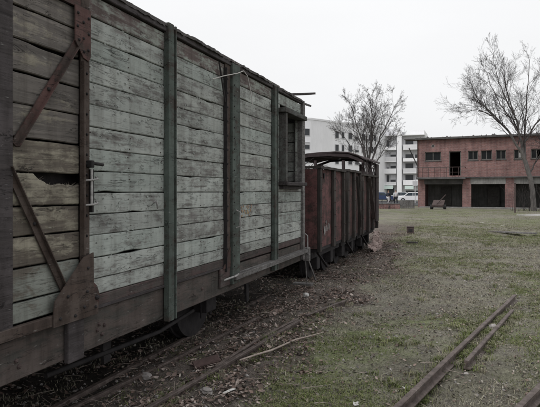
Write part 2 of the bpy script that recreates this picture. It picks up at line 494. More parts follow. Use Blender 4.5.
def fast_mesh(name, verts, faces, mat, tint=None, smooth=False, n=None):
    """numpy arrays: verts (N,3), faces (K,n)"""
    me = bpy.data.meshes.new(name)
    n = faces.shape[1]
    me.vertices.add(len(verts)); me.vertices.foreach_set('co', np.asarray(verts, np.float32).ravel())
    me.loops.add(faces.size); me.loops.foreach_set('vertex_index', faces.astype(np.int32).ravel())
    me.polygons.add(len(faces))
    me.polygons.foreach_set('loop_start', np.arange(0, faces.size, n, dtype=np.int32))
    me.polygons.foreach_set('loop_total', np.full(len(faces), n, np.int32))
    me.polygons.foreach_set('use_smooth', np.full(len(faces), smooth))
    if tint is not None:
        at = me.attributes.new('tint', 'FLOAT_COLOR', 'POINT')
        at.data.foreach_set('color', np.concatenate([tint, np.ones((len(tint), 1))], 1).astype(np.float32).ravel())
    me.update(calc_edges=True)
    me.materials.append(M[mat])
    return link(bpy.data.objects.new(name, me))

def thing(name, label, cat, loc=(0, 0, 0), rz=0, group=None):
    o = bpy.data.objects.new(name, None)
    o.empty_display_size = .2
    o.location = loc; o.rotation_euler = (0, 0, rz)
    tag(o, label, cat, group)
    return link(o)

def tag(o, label, cat, group=None):
    o['label'] = label; o['category'] = cat
    if group: o['group'] = group
    return o

def copy_tree(o, parent=None):
    c = o.copy(); link(c, parent)
    for ch in list(o.children): copy_tree(ch, c)
    return c

def board(x, y0, y1, z0, z1, th, name, mat, parent, seed, face=1, wob=.0022, gap=.0045, dip=0.0, chip=None, N=9):
    """one horizontal board of a side wall: visible face at x (facing +X), its edges worn"""
    r = random.Random(seed)
    mb = MB()
    yy = [y0 + (y1 - y0) * k / (N - 1) for k in range(N)]
    off = r.uniform(-.004, .004)
    t0, t1 = r.uniform(-wob, wob) * .8, r.uniform(-wob, wob) * .8
    rows = []; jg = .85
    for k, y in enumerate(yy):
        f = k / (N - 1)
        zl = z0 + gap / 2 + r.uniform(-.4, .7) * wob + t0 * (1 - f) + t1 * f
        zh = z1 - gap / 2 - r.uniform(-.4, .9) * wob + t0 * (1 - f) + t1 * f
        if chip and chip[0] <= y <= chip[1]:
            env = min(1, (y - chip[0]) / max(.25 * (chip[1] - chip[0]), .01) + .1, (chip[1] - y) / max(.12 * (chip[1] - chip[0]), .01) + .35)
            jg = .7 * jg + .3 * r.uniform(.5, 1.25)
            if chip[2] == 'b': zl += chip[3] * env * jg
            else: zh -= chip[3] * env * jg
        xo = x + off + r.uniform(-1, 1) * .0012
        c = .006
        rows.append([(x - th, y, zl), (xo - c, y, zl), (xo, y, zl + c), (xo + .001, y, (zl + zh) / 2), (xo, y, zh - c * .7), (xo - c, y, zh), (x - th, y, zh)])
    v = [p for row in rows for p in row]
    K = 7
    f = []
    for k in range(N - 1):
        for i in range(K):
            j = (i + 1) % K
            f.append((k * K + i, k * K + j, (k + 1) * K + j, (k + 1) * K + i))
    f.append(tuple(range(K))); f.append(tuple(range((N - 1) * K + K - 1, (N - 1) * K - 1, -1)))
    mb.add(v, f)
    return mb.build(name, mat, parent, 'c')

def bolts(spots, parent, mat='black_iron', r=.012, axis=(1, 0, 0)):
    mb = MB()
    for p in spots:
        p = Vector(p); a = Vector(axis)
        mb.tube([p, p + a * r * .55, p + a * r * .95], [r, r * .9, r * .45], 6, True, False)
    return mb.build('bolt', mat, parent, None, 'stuff')

# ------------------------------------------------------------------ ground
def graded(lo, hi, step, grow, far_lo, far_hi):
    a = list(np.arange(lo, hi, step))
    s = step; x = hi
    while x < far_hi: a.append(x); s *= grow; x += s
    a.append(far_hi)
    s = step; x = lo - step
    b = []
    while x > far_lo: b.append(x); s *= grow; x -= s
    b.append(far_lo)
    return np.array(sorted(a + b))

gx = graded(-5.0, 5.2, .045, 1.10, -2500, 2500)
gy = graded(2.2, 13.0, .045, 1.035, -400, 4000)
XX, YY = np.meshgrid(gx, gy)
ZZ = gz(XX, YY)
nx, ny = len(gx), len(gy)
idx = np.arange(nx * ny).reshape(ny, nx)
faces = np.stack([idx[:-1, :-1], idx[:-1, 1:], idx[1:, 1:], idx[1:, :-1]], -1).reshape(-1, 4)
ground = fast_mesh('ground', np.stack([XX, YY, ZZ], -1).reshape(-1, 3), faces, 'ground', smooth=True)
for nm, fn in (('litter', litter_mask), ('green', green_mask), ('wagon_shade', wagon_shade_mask)):
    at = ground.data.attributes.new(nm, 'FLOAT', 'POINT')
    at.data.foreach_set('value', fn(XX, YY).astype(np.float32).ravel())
ground['kind'] = 'structure'

o = MB().box(-60, 40, 62, 90, -.3, .03).build('road', 'asphalt'); o['kind'] = 'structure'

# ------------------------------------------------------------------ the big boxcar
FX = -2.5            # plane of its side
CX = -3.72           # track centre
SEAMS = [.815, .90, 1.017, 1.169, 1.332, 1.48, 1.636, 1.79, 1.95, 2.107, 2.264, 2.42, 2.578, 2.735, 2.89, 3.045]
car = thing('boxcar', 'big derelict wooden boxcar with pale green flaking planks standing nearest on the left', 'railway wagon', (CX, 4, 0))
car_o = Vector((CX, 4, 0))
class PMB(MB):
    """mesh builder in world coordinates for parts of a root at offset 'off'"""
    off = Vector((0, 0, 0))
    def build(s, name, mat, parent=None, origin=None, kind=None, fix=True):
        o = MB.build(s, name, mat, parent, origin if origin is not None else 'c', kind, fix)
        return o
def settle(root):
    """children were built in world coordinates: make them relative to their parents"""
    def rec(o, world):
        for ch in o.children:
            w = Matrix.Translation(ch.location) @ ch.rotation_euler.to_matrix().to_4x4()
            ch.location = world.inverted() @ ch.location
            ch.rotation_euler = (ch.rotation_euler.to_matrix().to_4x4() if False else (world.to_3x3().inverted() @ ch.rotation_euler.to_matrix()).to_euler())
            rec(ch, w)
    rec(root, Matrix.Translation(root.location) @ root.rotation_euler.to_matrix().to_4x4())

bays = [(3.09, 4.16), (4.28, 5.40), (5.76, 6.93), (7.10, 8.40), (-.72, .90), (-1.5, -.84)]
WIN = (7.30, 8.14, 1.80, 2.74)
sd_ = 100
for bi, (a, b_) in enumerate(bays):
    for k in range(len(SEAMS) - 1):
        z0, z1 = SEAMS[k], SEAMS[k + 1]
        mt = 'pale'
        if k == 0: mt = 'purple'
        if k >= 14 and bi != 3: mt = 'redtop'
        if mt == 'pale': mt = random.choice(('pale', 'pale', 'pale_worn', 'pale_grey', 'pale_green'))
        sd_ += 1
        spans = [(a, b_)]
        if bi == 3 and z0 < WIN[3] and z1 > WIN[2]:
            spans = [(a, WIN[0]), (WIN[1], b_)]
        for (p, q) in spans:
            zz0, zz1 = z0, z1
            chip = None
            if random.random() < .25:
                c = random.uniform(p, q); chip = (c - .12, c + .12, random.choice('bt'), .012)
            board(FX, p + .002, q - .002, zz0, zz1, .032, 'plank', mt, car, sd_, chip=chip, N=10 if q - p > .5 else 4)
# short filler boards above and below the window
# (the window frame covers the cut edges)
# black sheet behind the boards, its colour standing in for interior shade, and the other walls of the box
PMB().box(FX - .14, FX - .11, -1.5, 7.0, .80, 3.04).build('dark_backing', 'black_iron', car)
PMB().box(-4.94, -4.90, -1.5, 8.36, .80, 3.04).build('far_wall', 'dark_wood', car)
PMB().box(-4.89, FX - .08, -1.45, 8.34, .76, .80).build('floor', 'dark_wood', car)
PMB().box(-4.89, FX - .04, -1.54, -1.50, .80, 3.04).build('end_wall', 'dark_wood', car)
MB().prism([(-5.0, 3.046), (-5.0, 3.05), (-4.6, 3.20), (-4.1, 3.32), (-3.72, 3.35), (-3.3, 3.32), (-2.9, 3.22), (-2.58, 3.10), (-2.58, 3.046)], 1, 8.365, 8.40).build('gable', 'grey_wood', car, 'c')
# end wall seen through the window
for k in range(len(SEAMS) - 1):
    b0 = MB()
    b0.box(-4.88, FX - .07, 8.365, 8.40, SEAMS[k] + .004, SEAMS[k + 1] - .004, .004)
    b0.build('plank', 'grey_wood', car, 'c')

r_ = random.Random(3)
nl = []
for (a, b_) in bays[:4]:
    for k in range(1, len(SEAMS) - 1):
        for y in (a + .05, (a + b_) / 2, b_ - .05):
            if b_ > 8 and WIN[0] - .1 < y < WIN[1] + .1 and WIN[2] - .2 < SEAMS[k] < WIN[3] + .1: continue
            for dz_ in (.035, .115):
                if r_.random() < .8: nl.append((FX + .001, y + r_.uniform(-.018, .018), SEAMS[k] + dz_ + r_.uniform(-.012, .012)))
bolts(nl, car, 'rust', .0055).name = 'nail'

fl = MB(); r_ = random.Random(19)
for i in range(900):
    a, b_ = r_.choice(bays[:4])
    y, z = r_.uniform(a + .01, b_ - .04), r_.uniform(.95, 2.9)
    if b_ > 8 and WIN[0] - .06 < y < WIN[1] + .05 and WIN[2] - .1 < z < WIN[3] + .1: continue
    w_, h_ = r_.uniform(.006, .028), r_.uniform(.004, .014)
    u = r_.uniform(.002, .008)
    x = FX + .0045
    if r_.random() < .5:
        fl.add([(x, y, z), (x, y + w_, z + r_.uniform(-.004, .004)), (x + u, y + w_ * r_.uniform(.6, 1), z - h_), (x + u * .8, y + w_ * r_.uniform(0, .3), z - h_ * r_.uniform(.6, 1))], [(0, 3, 2, 1)])
    else:
        fl.add([(x, y, z), (x + u * .4, y + w_ * .5, z + h_ * .7), (x + u, y + w_, z + h_ * .1), (x + u * .5, y + w_ * .5, z - h_ * .4)], [(0, 3, 2, 1)])
fl.build('paint_flake', 'pale_green', car, None, 'stuff', fix=False)

# posts
def channel(y0, y1, z0, z1, proud, lip, mat='green_iron'):
    mb = PMB()
    w = y1 - y0
    mb.box(FX + .0, FX + proud, y0, y0 + w * .62, z0, z1, .004)
    mb.box(FX + .0, FX + proud - lip, y0 + w * .62, y1, z0, z1, .003)
    mb.box(FX + .0, FX + proud - lip * .35, y1 - w * .10, y1 + .004, z0 + .001, z1 - .001)
    p = mb.build('post', mat, car)
    return p
p1 = channel(4.145, 4.29, .50, 3.13, .055, .022)
bolts([(FX + .034, 4.255, z) for z in np.arange(.62, 3.1, .155)], p1, r=.009)
p2 = PMB().box(FX, FX + .05, 5.535, 5.74, .60, 3.08, .005).build('post', 'green_iron', car)
bolts([(FX + .05, 5.57, z) for z in np.arange(.8, 3.05, .12)], p2, 'black_iron', .009)
st = PMB().box(FX + .003, FX + .018, 5.40, 5.53, .74, 3.05).build('strip', 'brown_iron', car)
bolts([(FX + .018, 5.46, z) for z in np.arange(.85, 3.0, .157)], st, 'black_iron', .012)
PMB().box(FX + .001, FX + .045, 5.385, 5.398, .76, 3.0).build('angle_edge', 'black_iron', car)
PMB().box(FX + .001, FX + .04, 5.742, 5.765, .8, 2.95).build('angle_edge', 'black_iron', car)
p3 = channel(6.935, 7.10, .56, 3.09, .055, .024)
bolts([(FX + .032, 7.06, z) for z in np.arange(.62, 3.05, .155)], p3, r=.009)
p0 = channel(-.86, -.71, .50, 3.13, .055, .022)
PMB().box(FX - .01, FX + .04, 8.34, 8.45, .54, 3.08, .006).build('corner_post', 'grey_wood', car)
PMB().box(FX - .10, FX - .045, 8.41, 8.47, .54, 3.06, .004).build('corner_post', 'dark_wood', car)
PMB().tube([(FX + .03, 5.22, 3.02), (FX + .035, 5.36, 2.62)], .010, 6).build('stay_rod', 'black_iron', car)
# left door post (dark) at the edge of the picture, and its twin beyond
dp = PMB().box(FX - .02, FX + .035, 2.30, 2.435, .78, 3.06, .006).build('door_post', 'dark_wood', car)
PMB().box(FX - .02, FX + .035, .90, 1.0, .78, 3.06, .006).build('door_post', 'dark_wood', car)

# the sliding door: boards, iron frame, diagonal braces, gussets, bolts
dz = [.862, .99, 1.19, 1.375, 1.555, 1.76, 1.965, 2.17, 2.36, 2.555, 2.75, 2.90]
door = bpy.data.objects.new('door', None); link(door, car); door.location = (FX, 2, .8)
DXF = FX + .006
dmats = ['doorgreen', 'doorgreen', 'dooryellow', 'dooryellow', 'doorgreen', 'dooryellow', 'door', 'door', 'door', 'door', 'door']
for k in range(len(dz) - 1):
    a, b_ = 2.44, 3.03
    if k == 4:   # rotten board with a hole at its right end
        board(DXF, a, b_, dz[k], dz[k + 1], .03, 'plank', 'dooryellow', door, 900 + k, gap=.009, N=44, wob=.003, chip=(2.62, 3.10, 't', .072))
    else:
        board(DXF, a, b_, dz[k], dz[k + 1], .03, 'plank', dmats[k], door, 900 + k, gap=.009, wob=.004,
              chip=(2.55, 2.98, 't', .018) if k == 8 else None)
    board(DXF, 1.02, 2.29, dz[k], dz[k + 1], .03, 'plank', dmats[k], door, 960 + k, gap=.009, wob=.004)
sp = MB(); r_ = random.Random(41)
for i in range(46):
    y = r_.uniform(2.60, 3.0); z = 1.675 + r_.uniform(-.012, .012) + (.07 * max(0, (2.68 - y) / .08))
    dy = r_.uniform(-.05, .09); dz_ = r_.uniform(.004, .034)
    x = DXF - r_.uniform(.002, .028); w_ = r_.uniform(.003, .008)
    sp.add([(x, y - w_, z - .02), (x, y + w_, z - .022), (x - .006, y, z - .02), (x + r_.uniform(-.006, .004), y + dy, z + dz_)], [(0, 1, 3), (1, 2, 3), (2, 0, 3), (0, 2, 1)])
sp.build('splinter', 'dooryellow', door, 'c', 'stuff')
v = PMB().box(FX + .022, FX + .036, 3.02, 3.105, .80, 3.02)
v.box(FX + .036, FX + .062, 3.02, 3.034, 1.21, 2.535)
vs = v.build('upright', 'brown_iron', door)
bolts([(FX + .037, 3.075, z) for z in np.arange(1.2, 2.65, .14)], vs, 'black_iron', .010)
PMB().box(FX + .014, FX + .034, 1.0, 3.016, 2.895, 3.03).build('top_rail', 'red_iron', door)
PMB().box(FX + .012, FX + .05, 1.0, 3.10, .79, .858, .004).build('bottom_rail', 'brown_iron', door)
def strap(p, q, w, x, name, mat, parent):
    (y0, z0), (y1, z1) = p, q
    d = Vector((y1 - y0, z1 - z0)).normalized(); nrm = Vector((-d.y, d.x)) * w / 2
    poly = [(y0 - nrm.x, z0 - nrm.y), (y1 - nrm.x, z1 - nrm.y), (y1 + nrm.x, z1 + nrm.y), (y0 + nrm.x, z0 + nrm.y)]
    mb = PMB().prism(poly, 0, x, x + .010)
    # raised edge of the angle iron
    poly2 = [(y0 + nrm.x * .7, z0 + nrm.y * .7), (y1 + nrm.x * .7, z1 + nrm.y * .7), (y1 + nrm.x, z1 + nrm.y), (y0 + nrm.x, z0 + nrm.y)]
    mb.prism(poly2, 0, x + .0101, x + .034)
    return mb.build(name, mat, parent)
b1 = strap((3.02, 2.70), (2.45, 1.92), .046, FX + .018, 'brace', 'red_iron', door)
b2 = strap((2.40, 1.78), (2.93, .88), .044, FX + .018, 'brace', 'brown_iron', door)
bolts([(FX + .03, 2.72, 2.29)], b1, 'black_iron', .013)
bolts([(FX + .03, 2.6, 1.45)], b2, 'black_iron', .012)
g1 = PMB().prism([(2.95, 2.90), (3.108, 2.90), (3.108, 2.58), (3.085, 2.545), (3.03, 2.56), (2.95, 2.66)], 0, FX + .0375, FX + .046).build('gusset', 'red_iron', door)
bolts([(FX + .046, y, z) for y, z in ((2.975, 2.85), (2.97, 2.76), (2.985, 2.67), (3.03, 2.80), (3.03, 2.69), (3.083, 2.84), (3.085, 2.73), (3.08, 2.62), (3.035, 2.60))], g1, 'black_iron', .011)
g2 = PMB().prism([(2.73, .86), (2.745, .95), (3.02, 1.20), (3.12, 1.22), (3.125, .90), (3.17, .86), (3.17, .785), (2.73, .785)], 0, FX + .0515, FX + .060).build('gusset', 'brown_iron', door)
bolts([(FX + .06, y, z) for y, z in ((3.06, 1.12), (2.86, .96), (3.05, .96), (3.02, .86), (2.79, .83), (2.93, .82), (3.14, .84))], g2, 'black_iron', .012)
g3 = PMB().prism([(3.12, 1.02), (3.17, .98), (3.20, .91), (3.18, .80), (3.128, .79)], 0, FX + .036, FX + .05).build('hinge_plate', 'red_iron', door)
bolts([(FX + .05, 3.165, .90)], g3, 'black_iron', .02)
# latch on the upright
lt = PMB().tube([(FX + .07, 3.085, 1.55), (FX + .07, 3.085, 1.80)], .008, 8).build('latch', 'white_metal', door)
PMB().tube([(FX + .03, 3.06, 1.835), (FX + .075, 3.10, 1.84), (FX + .075, 3.20, 1.835)], .012, 8).build('latch_bolt', 'black_iron', lt)
PMB().box(FX + .037, FX + .085, 3.065, 3.10, 1.81, 1.86, .005).build('latch_bracket', 'black_iron', lt)
for z in (1.555, 1.725):
    PMB().tube([(FX + .037, 3.03, z - .005), (FX + .082, 3.085, z), (FX + .07, 3.15, z + .008), (FX + .04, 3.17, z + .022)], .007, 6).build('clip', 'white_metal', lt)
PMB().box(FX + .037, FX + .062, 3.10, 3.118, 1.50, 1.80).build('latch_rod', 'black_iron', lt)

# long sill, running board, base brackets
PMB().box(FX - .10, FX - .012, -1.5, 8.42, .52, .795, .006).build('sill', 'sill', car)
PMB().box(FX - .012, FX + .012, 3.16, 5.40, .80, .822, .003).build('drip_strip', 'dark_wood', car)
rb = PMB().box(FX - .010, FX + .085, 5.56, 8.50, .645, .705, .006).build('running_board', 'grey_wood', car)
PMB().box(FX - .010, FX + .10, 8.50, 8.56, .50, .72, .006).build('running_board_end', 'grey_wood', car)
PMB().box(FX - .009, FX + .02, 5.28, 5.52, .60, .80, .005).build('base_bracket', 'purple', car)
PMB().prism([(5.33, .80), (5.52, .80), (5.52, 1.02), (5.47, .98), (5.40, .86)], 0, FX + .019, FX + .03).build('base_gusset', 'red_iron', car)
PMB().box(FX - .009, FX + .03, 2.90, 3.06, .50, .78, .006).build('door_stop', 'dark_wood', car)
PMB().tube([(FX - .01, 5.36, .66), (FX + .06, 5.40, .69), (FX + .09, 5.52, .70), (FX + .09, 5.60, .71)], .011, 6).build('step_iron', 'white_metal', car)
PMB().tube([(FX + .05, 5.62, 1.43), (FX + .10, 5.62, 1.41), (FX + .10, 5.62, 1.25), (FX + .05, 5.62, 1.23)], .009, 8).build('grab_handle', 'white_metal', car)
PMB().tube([(FX + .002, 3.98, 1.55), (FX + .03, 3.98, 1.56), (FX + .035, 3.99, 1.51), (FX + .03, 4.0, 1.50)], .008, 6).build('hook', 'white_metal', car)
r_ = random.Random(66)
mk = PMB()
for i in range(26):
    y, z = r_.uniform(5.88, 6.2), r_.choice((1.34, 1.40, 1.45)) + r_.uniform(-.02, .02)
    w_, h_ = r_.uniform(.008, .03), r_.uniform(.008, .024)
    mk.prism([(y + w_ * math.cos(t) * r_.uniform(.4, 1.2), z + h_ * math.sin(t) * r_.uniform(.4, 1.2)) for t in np.linspace(0, 5.4, 7)], 0, FX + .0062 + i * .0001, FX + .0075 + i * .0001)
mk.build('faded_marking', 'stencil', car, None, 'stuff')
# bolts on the sill
bolts([(FX - .012, y, z) for y, z in ((3.25, .64), (3.30, .60), (3.27, .68), (3.33, .66), (2.52, .60), (2.50, .64), (4.9, .66), (6.4, .60))], car, 'rust', .016)

# top fascia and roof
PMB().box(FX - .03, FX + .03, -1.5, 8.44, 3.05, 3.10, .005).build('fascia', 'dark_wood', car)
def roof():
    mb = PMB()
    ys = np.arange(-1.7, 8.82, .03)
    prof = [(-5.05, 3.06), (-4.6, 3.24), (-4.1, 3.36), (-3.72, 3.39), (-3.3, 3.36), (-2.9, 3.26), (-2.56, 3.15)]
    v = []; f = []
    n = len(prof) + 1
    r = random.Random(4)
    jag = 0; notch = 0; edge = []
    for i, y in enumerate(ys):
        jag = jag * .8 + r.uniform(-1, 1) * .006
        if r.random() < .035: notch = r.randint(2, 6); depth = r.uniform(.008, .035)
        nj = depth if notch > 0 else 0
        notch -= 1
        droop = -.022 * max(0, y - 7.2) * (1 + .4 * math.sin(y * 9))
        for (x, z) in prof: v.append((x, y, z + droop * .4 + r.uniform(-.003, .003)))
        e = (FX + .045 + jag - nj, y, 3.118 + droop + .25 * jag + r.uniform(-.004, .004))
        v.append(e); edge.append(e)
    N = len(ys)
    for i in range(N - 1):
        for k in range(n - 1):
            a = i * n + k
            f.append((a, a + 1, a + n + 1, a + n))
    m2 = len(v)
    v2 = [(x, y, z - .022 - r.uniform(0, .010)) for (x, y, z) in v]
    f2 = [tuple(reversed([q + m2 for q in ff])) for ff in f]
    rim = []
    for i in range(N - 1):
        for k in (0, n - 1):
            a = i * n + k; b = a + n
            rim.append((a, b, b + m2, a + m2))
    for k in range(n - 1):
        rim.append((k, k + 1, k + 1 + m2, k + m2)); a = (N - 1) * n + k
        rim.append((a, a + 1, a + 1 + m2, a + m2))
    mb.add(v + v2, f + f2 + rim)
    return mb.build('roof', 'felt', car), edge
rf, EDGE = roof()
# roof boards below the felt, and scraps of torn felt and moss sitting on the eave
for k, (y0_, y1_) in enumerate(((-1.6, .9), (.91, 3.0), (3.01, 5.3), (5.31, 7.2), (7.21, 8.5))):
    PMB().box(FX - .12, FX + .034 - .004 * (k % 3), y0_, y1_, 3.102, 3.128 if k < 4 else 3.108, .003).build('roof_board', 'redtop', rf)
r_ = random.Random(8)
mb = PMB()
for i in range(110):
    e = r_.choice(EDGE[130:]) if i < 50 else r_.choice(EDGE[285:])
    s_ = r_.uniform(.008, .022)
    c = Vector(e) + Vector((-.012, 0, -.008))
    pts = [c + Vector((r_.uniform(-s_, s_), r_.uniform(-s_ * 2, s_ * 2), r_.uniform(-s_, s_ * .9))) for _ in range(4)]
    mb.add(pts, [(0, 1, 2), (0, 1, 3), (1, 2, 3), (0, 2, 3)])
mb.build('torn_felt', 'felt', rf, None, 'stuff')
PMB().obox((FX - .10, 8.12, 3.17), (FX + .02, 9.0, 3.325), .10, .035).build('loose_roof_board', 'dark_wood', car)

# window with protruding frame
win = bpy.data.objects.new('window', None); link(win, car); win.location = (FX, 7.7, 2.2)
y0, y1, z0, z1 = WIN
PMB().box(FX - .05, FX + .11, y0 - .05, y0 + .03, z0 - .02, z1 + .02, .005).build('jamb', 'frame_wood', win)
PMB().box(FX - .05, FX + .08, y1 + .01, y1 + .07, z0 - .02, z1 + .02, .005).build('jamb', 'grey_wood', win)
PMB().box(FX - .05, FX + .13, y0 - .10, y1 + .12, z1 + .02, z1 + .085, .006).build('lintel', 'frame_wood', win)
PMB().box(FX - .05, FX + .14, y0 - .08, y1 + .09, z0 - .075, z0 - .02, .008).build('window_sill', 'dark_wood', win)
PMB().box(FX - .01, FX + .07, y0 - .04, y1 + .05, z0 - .125, z0 - .077, .006).build('sill_bracket', 'dark_wood', win)
sh = bpy.data.objects.new('shutter', None); link(sh, win); sh.location = (FX - .06, 8.2, 2.2)
for k in range(6):
    PMB().box(FX - .25, FX - .052, 8.20, 8.225, z0 + .155 * k + .004, z0 + .155 * (k + 1) - .006, .004).build('plank', 'pale_grey', win)
bpy.data.objects.remove(sh)
PMB().box(FX - .06, FX - .035, y0 + .30, y0 + .335, z0 - .01, z1 + .01, .003).build('glazing_bar', 'frame_wood', win)
PMB().box(FX - .30, FX - .255, 8.10, 8.16, z0 - .02, z1 + .05, .004).build('inner_post', 'dark_wood', win)
PMB().box(FX - .06, FX - .03, y0 + .05, y0 + .20, z0 - .01, z1 + .01, .004).build('dark_shutter', 'dark_wood', win)

# underframe
PMB().box(-4.5, -4.35, -1.4, 8.3, .50, .76).build('far_sill', 'black_iron', car)
PMB().box(-3.95, -3.5, -1.4, 8.3, .48, .74).build('centre_beam', 'black_iron', car)
for y in (.2, 2.3, 3.6, 5.0, 6.6, 8.0):
    PMB().box(-4.3, FX - .11, y - .05, y + .05, .50, .74).build('cross_beam', 'black_iron', car)
def wheelset(y, parent, zc=.40, r=.42, xs=(-4.44, -3.0)):
    ws = PMB().tube([(xs[0] - .15, y, zc), (xs[1] + .15, y, zc)], .06, 10).build('axle', 'black_iron', parent)
    for x in xs:
        w = PMB()
        w.disc((x, y, zc), (1, 0, 0), r, .10, 28)
        w.disc((x + (-.06 if x > -3.6 else .06), y, zc), (1, 0, 0), r + .025, .03, 28)
        w.disc((x, y, zc), (1, 0, 0), .12, .16, 14)
        w.build('wheel', 'black_iron', ws)
    return ws
for y in (5.55, .8):
    wheelset(y, car)
    ab = PMB().box(-2.90, -2.72, y - .12, y + .12, .28, .50, .01).build('axle_box', 'black_iron', car)
    w = PMB().prism([(y - .34, .52), (y - .16, .52), (y - .13, .22), (y - .10, .22), (y - .13, .51), (y + .13, .51), (y + .10, .22), (y + .13, .22), (y + .16, .52), (y + .34, .52), (y + .34, .56), (y - .34, .56)], 0, -2.80, -2.785)
    w.build('axle_guard', 'black_iron', car)
    mb = PMB()
    for k in range(6): mb.box(-2.88, -2.76, y - .5 + .07 * k, y + .5 - .07 * k, .565 - .018 * k - .016, .565 - .018 * k)
    mb.build('leaf_spring', 'black_iron', car)
PMB().tube([(-2.75, 3.0, .36), (-2.7, 4.4, .33), (-2.72, 5.1, .38)], .02, 6).build('brake_rod', 'black_iron', car)
PMB().prism([(3.6, .5), (3.72, .5), (3.70, .26), (3.62, .26)], 0, -2.76, -2.73).build('brake_hanger', 'black_iron', car)
PMB().prism([(6.5, .5), (6.58, .5), (6.60, .2), (6.52, .2)], 0, -2.72, -2.69).build('brake_hanger', 'black_iron', car)
# end step by the corner
stp = PMB()
stp.obox((FX + .03, 8.50, .50), (FX + .03, 8.60, .12), .03, .012, (1, 0, 0))
stp.obox((FX + .03, 8.56, .60), (FX + .06, 9.05, .10), .035, .012, (1, 0, 0))
stp.obox((FX - .2, 8.6, .11), (FX + .12, 8.6, .11), .16, .025)
stp.build('corner_step', 'grey_wood', car)
PMB().tube([(FX + .035, 8.46, .95), (FX + .07, 8.48, .92), (FX + .07, 8.5, .62)], .011, 6).build('grab_handle', 'white_metal', car)
PMB().tube([(-3.0, 8.42, .66), (-3.0, 8.9, .66)], .07, 12).disc((-3.0, 8.93, .66), (0, 1, 0), .17, .05, 20).build('buffer', 'black_iron', car)
settle(car)

cord = PMB().tube([(FX + .05, 5.02, 2.80), (FX + .06, 5.30, 2.89), (FX + .07, 5.62, 2.98), (FX + .075, 5.78, 3.04), (FX + .09, 5.86, 3.0), (FX + .09, 5.95, 2.87), (FX + .09, 6.0, 2.76), (FX + .09, 6.02, 2.68)], .0052, 6).build('cord', 'cord')
tag(cord, 'pale frayed cord hanging in a loop from the boxcar eave', 'cord')

# ------------------------------------------------------------------ small red wagons
def tub_wagon(label, y0, y1, zt, xs, posts, width, canopy=False, seed=0, red='red_panel'):
    r = random.Random(seed)
    xl = FX - width
    root = thing('open_wagon' if not canopy else 'canopy_wagon', label, 'railway wagon', (FX - width / 2, (y0 + y1) / 2, 0))
    zb = .60
    ps = [y0] + posts + [y1]
    # side panels between the posts
    for k in range(len(ps) - 1):
        mb = PMB()
        a, b_ = ps[k] + .05, ps[k + 1] - .05
        n = 6
        v = []; f = []
        for i in range(n + 1):
            for j in range(n + 1):
                bulge = .014 * math.sin(math.pi * i / n) * math.sin(math.pi * j / n) * r.uniform(.3, 1.4)
                v.append((FX - .03 + bulge, a + (b_ - a) * i / n, zb + (zt - zb) * j / n))
        m0 = len(v)
        v += [(x - .02, y, z) for x, y, z in v]
        for i in range(n):
            for j in range(n):
                q = i * (n + 1) + j
                f.append((q, q + n + 1, q + n + 2, q + 1)); f.append((q + m0, q + 1 + m0, q + n + 2 + m0, q + n + 1 + m0))
        for i in range(n):
            for (q, q2) in ((i * (n + 1), (i + 1) * (n + 1)), (i * (n + 1) + n, (i + 1) * (n + 1) + n), (i, i + 1), (n * (n + 1) + i, n * (n + 1) + i + 1)):
                f.append((q, q2, q2 + m0, q + m0))
        mb.add(v, f)
        mb.build('side_panel', red, root)
        PMB().box(xl, xl + .03, a - .04, b_ + .04, zb, zt).build('side_panel', red, root)
    for k, y in enumerate(ps):
        w = .075 if 0 < k < len(ps) - 1 else .06
        p = PMB().box(FX - .028, FX + .035, y - w, y + w, zb - .06, zt + .005, .005).build('post', 'dark_post', root)
        PMB().box(xl - .03, xl + .035, y - w, y + w, zb - .06, zt + .005).build('post', 'dark_post', root)
        bolts([(FX + .035, y + q, z) for q in (-.03, .03) for z in np.arange(.7, zt, .24)], p, 'rust', .013)
    # ends: a framed sheet with three uprights
    for y, d in ((y0 - .06, -1), (y1 + .06, 1)):
        PMB().box(xl + .04, FX - .03, y - .015, y + .015, zb, zt).build('end_panel', red, root)
        for x in np.linspace(xl + .35, FX - .32, 3):
            PMB().box(x - .05, x + .05, min(y + d * .016, y + d * .07), max(y + d * .016, y + d * .07), zb, zt).build('end_post', 'dark_post', root)
    mb = PMB()
    ny_ = 14
    for x in (FX, xl):
        pts = [(x + (.0), y0 - .08 + (y1 - y0 + .16) * i / ny_, zt + .03 + r.uniform(-.006, .006)) for i in range(ny_ + 1)]
        for a, b_ in zip(pts[:-1], pts[1:]): mb.obox(a, b_, .10, .05)
    mb.build('top_rim', 'dark_post', root)
    PMB().box(xl, FX, y0 - .079, y0 - .03, zt + .006, zt + .05).build('top_rim', 'dark_post', root)
    PMB().box(xl, FX, y1 + .03, y1 + .079, zt + .006, zt + .05).build('top_rim', 'dark_post', root)
    PMB().box(xl + .05, FX - .035, y0 - .04, y1 + .04, zb - .06, zb - .002).build('floor', 'black_iron', root)
    PMB().box(xl + .1, FX - .12, y0 - .1, y1 + .1, .42, .53).build('underframe', 'black_iron', root)
    mid = (y0 + y1) / 2
    for y in (mid - .55, mid + .55):
        wheelset(y, root, .28, .30, (FX - width + .35, FX - .35))
        PMB().box(FX - .28, FX - .14, y - .11, y + .11, .16, .42, .01).build('axle_box', 'black_iron', root)
    PMB().obox((FX - .05, y0 + .05, .52), (FX + .05, y0 + .38, .22), .05, .02).build('step_iron', 'black_iron', root)
    PMB().tube([(FX - width / 2, y0 - .1, .5), (FX - width / 2, y0 - .32, .5)], .06, 10).build('coupling', 'black_iron', root)
    return root

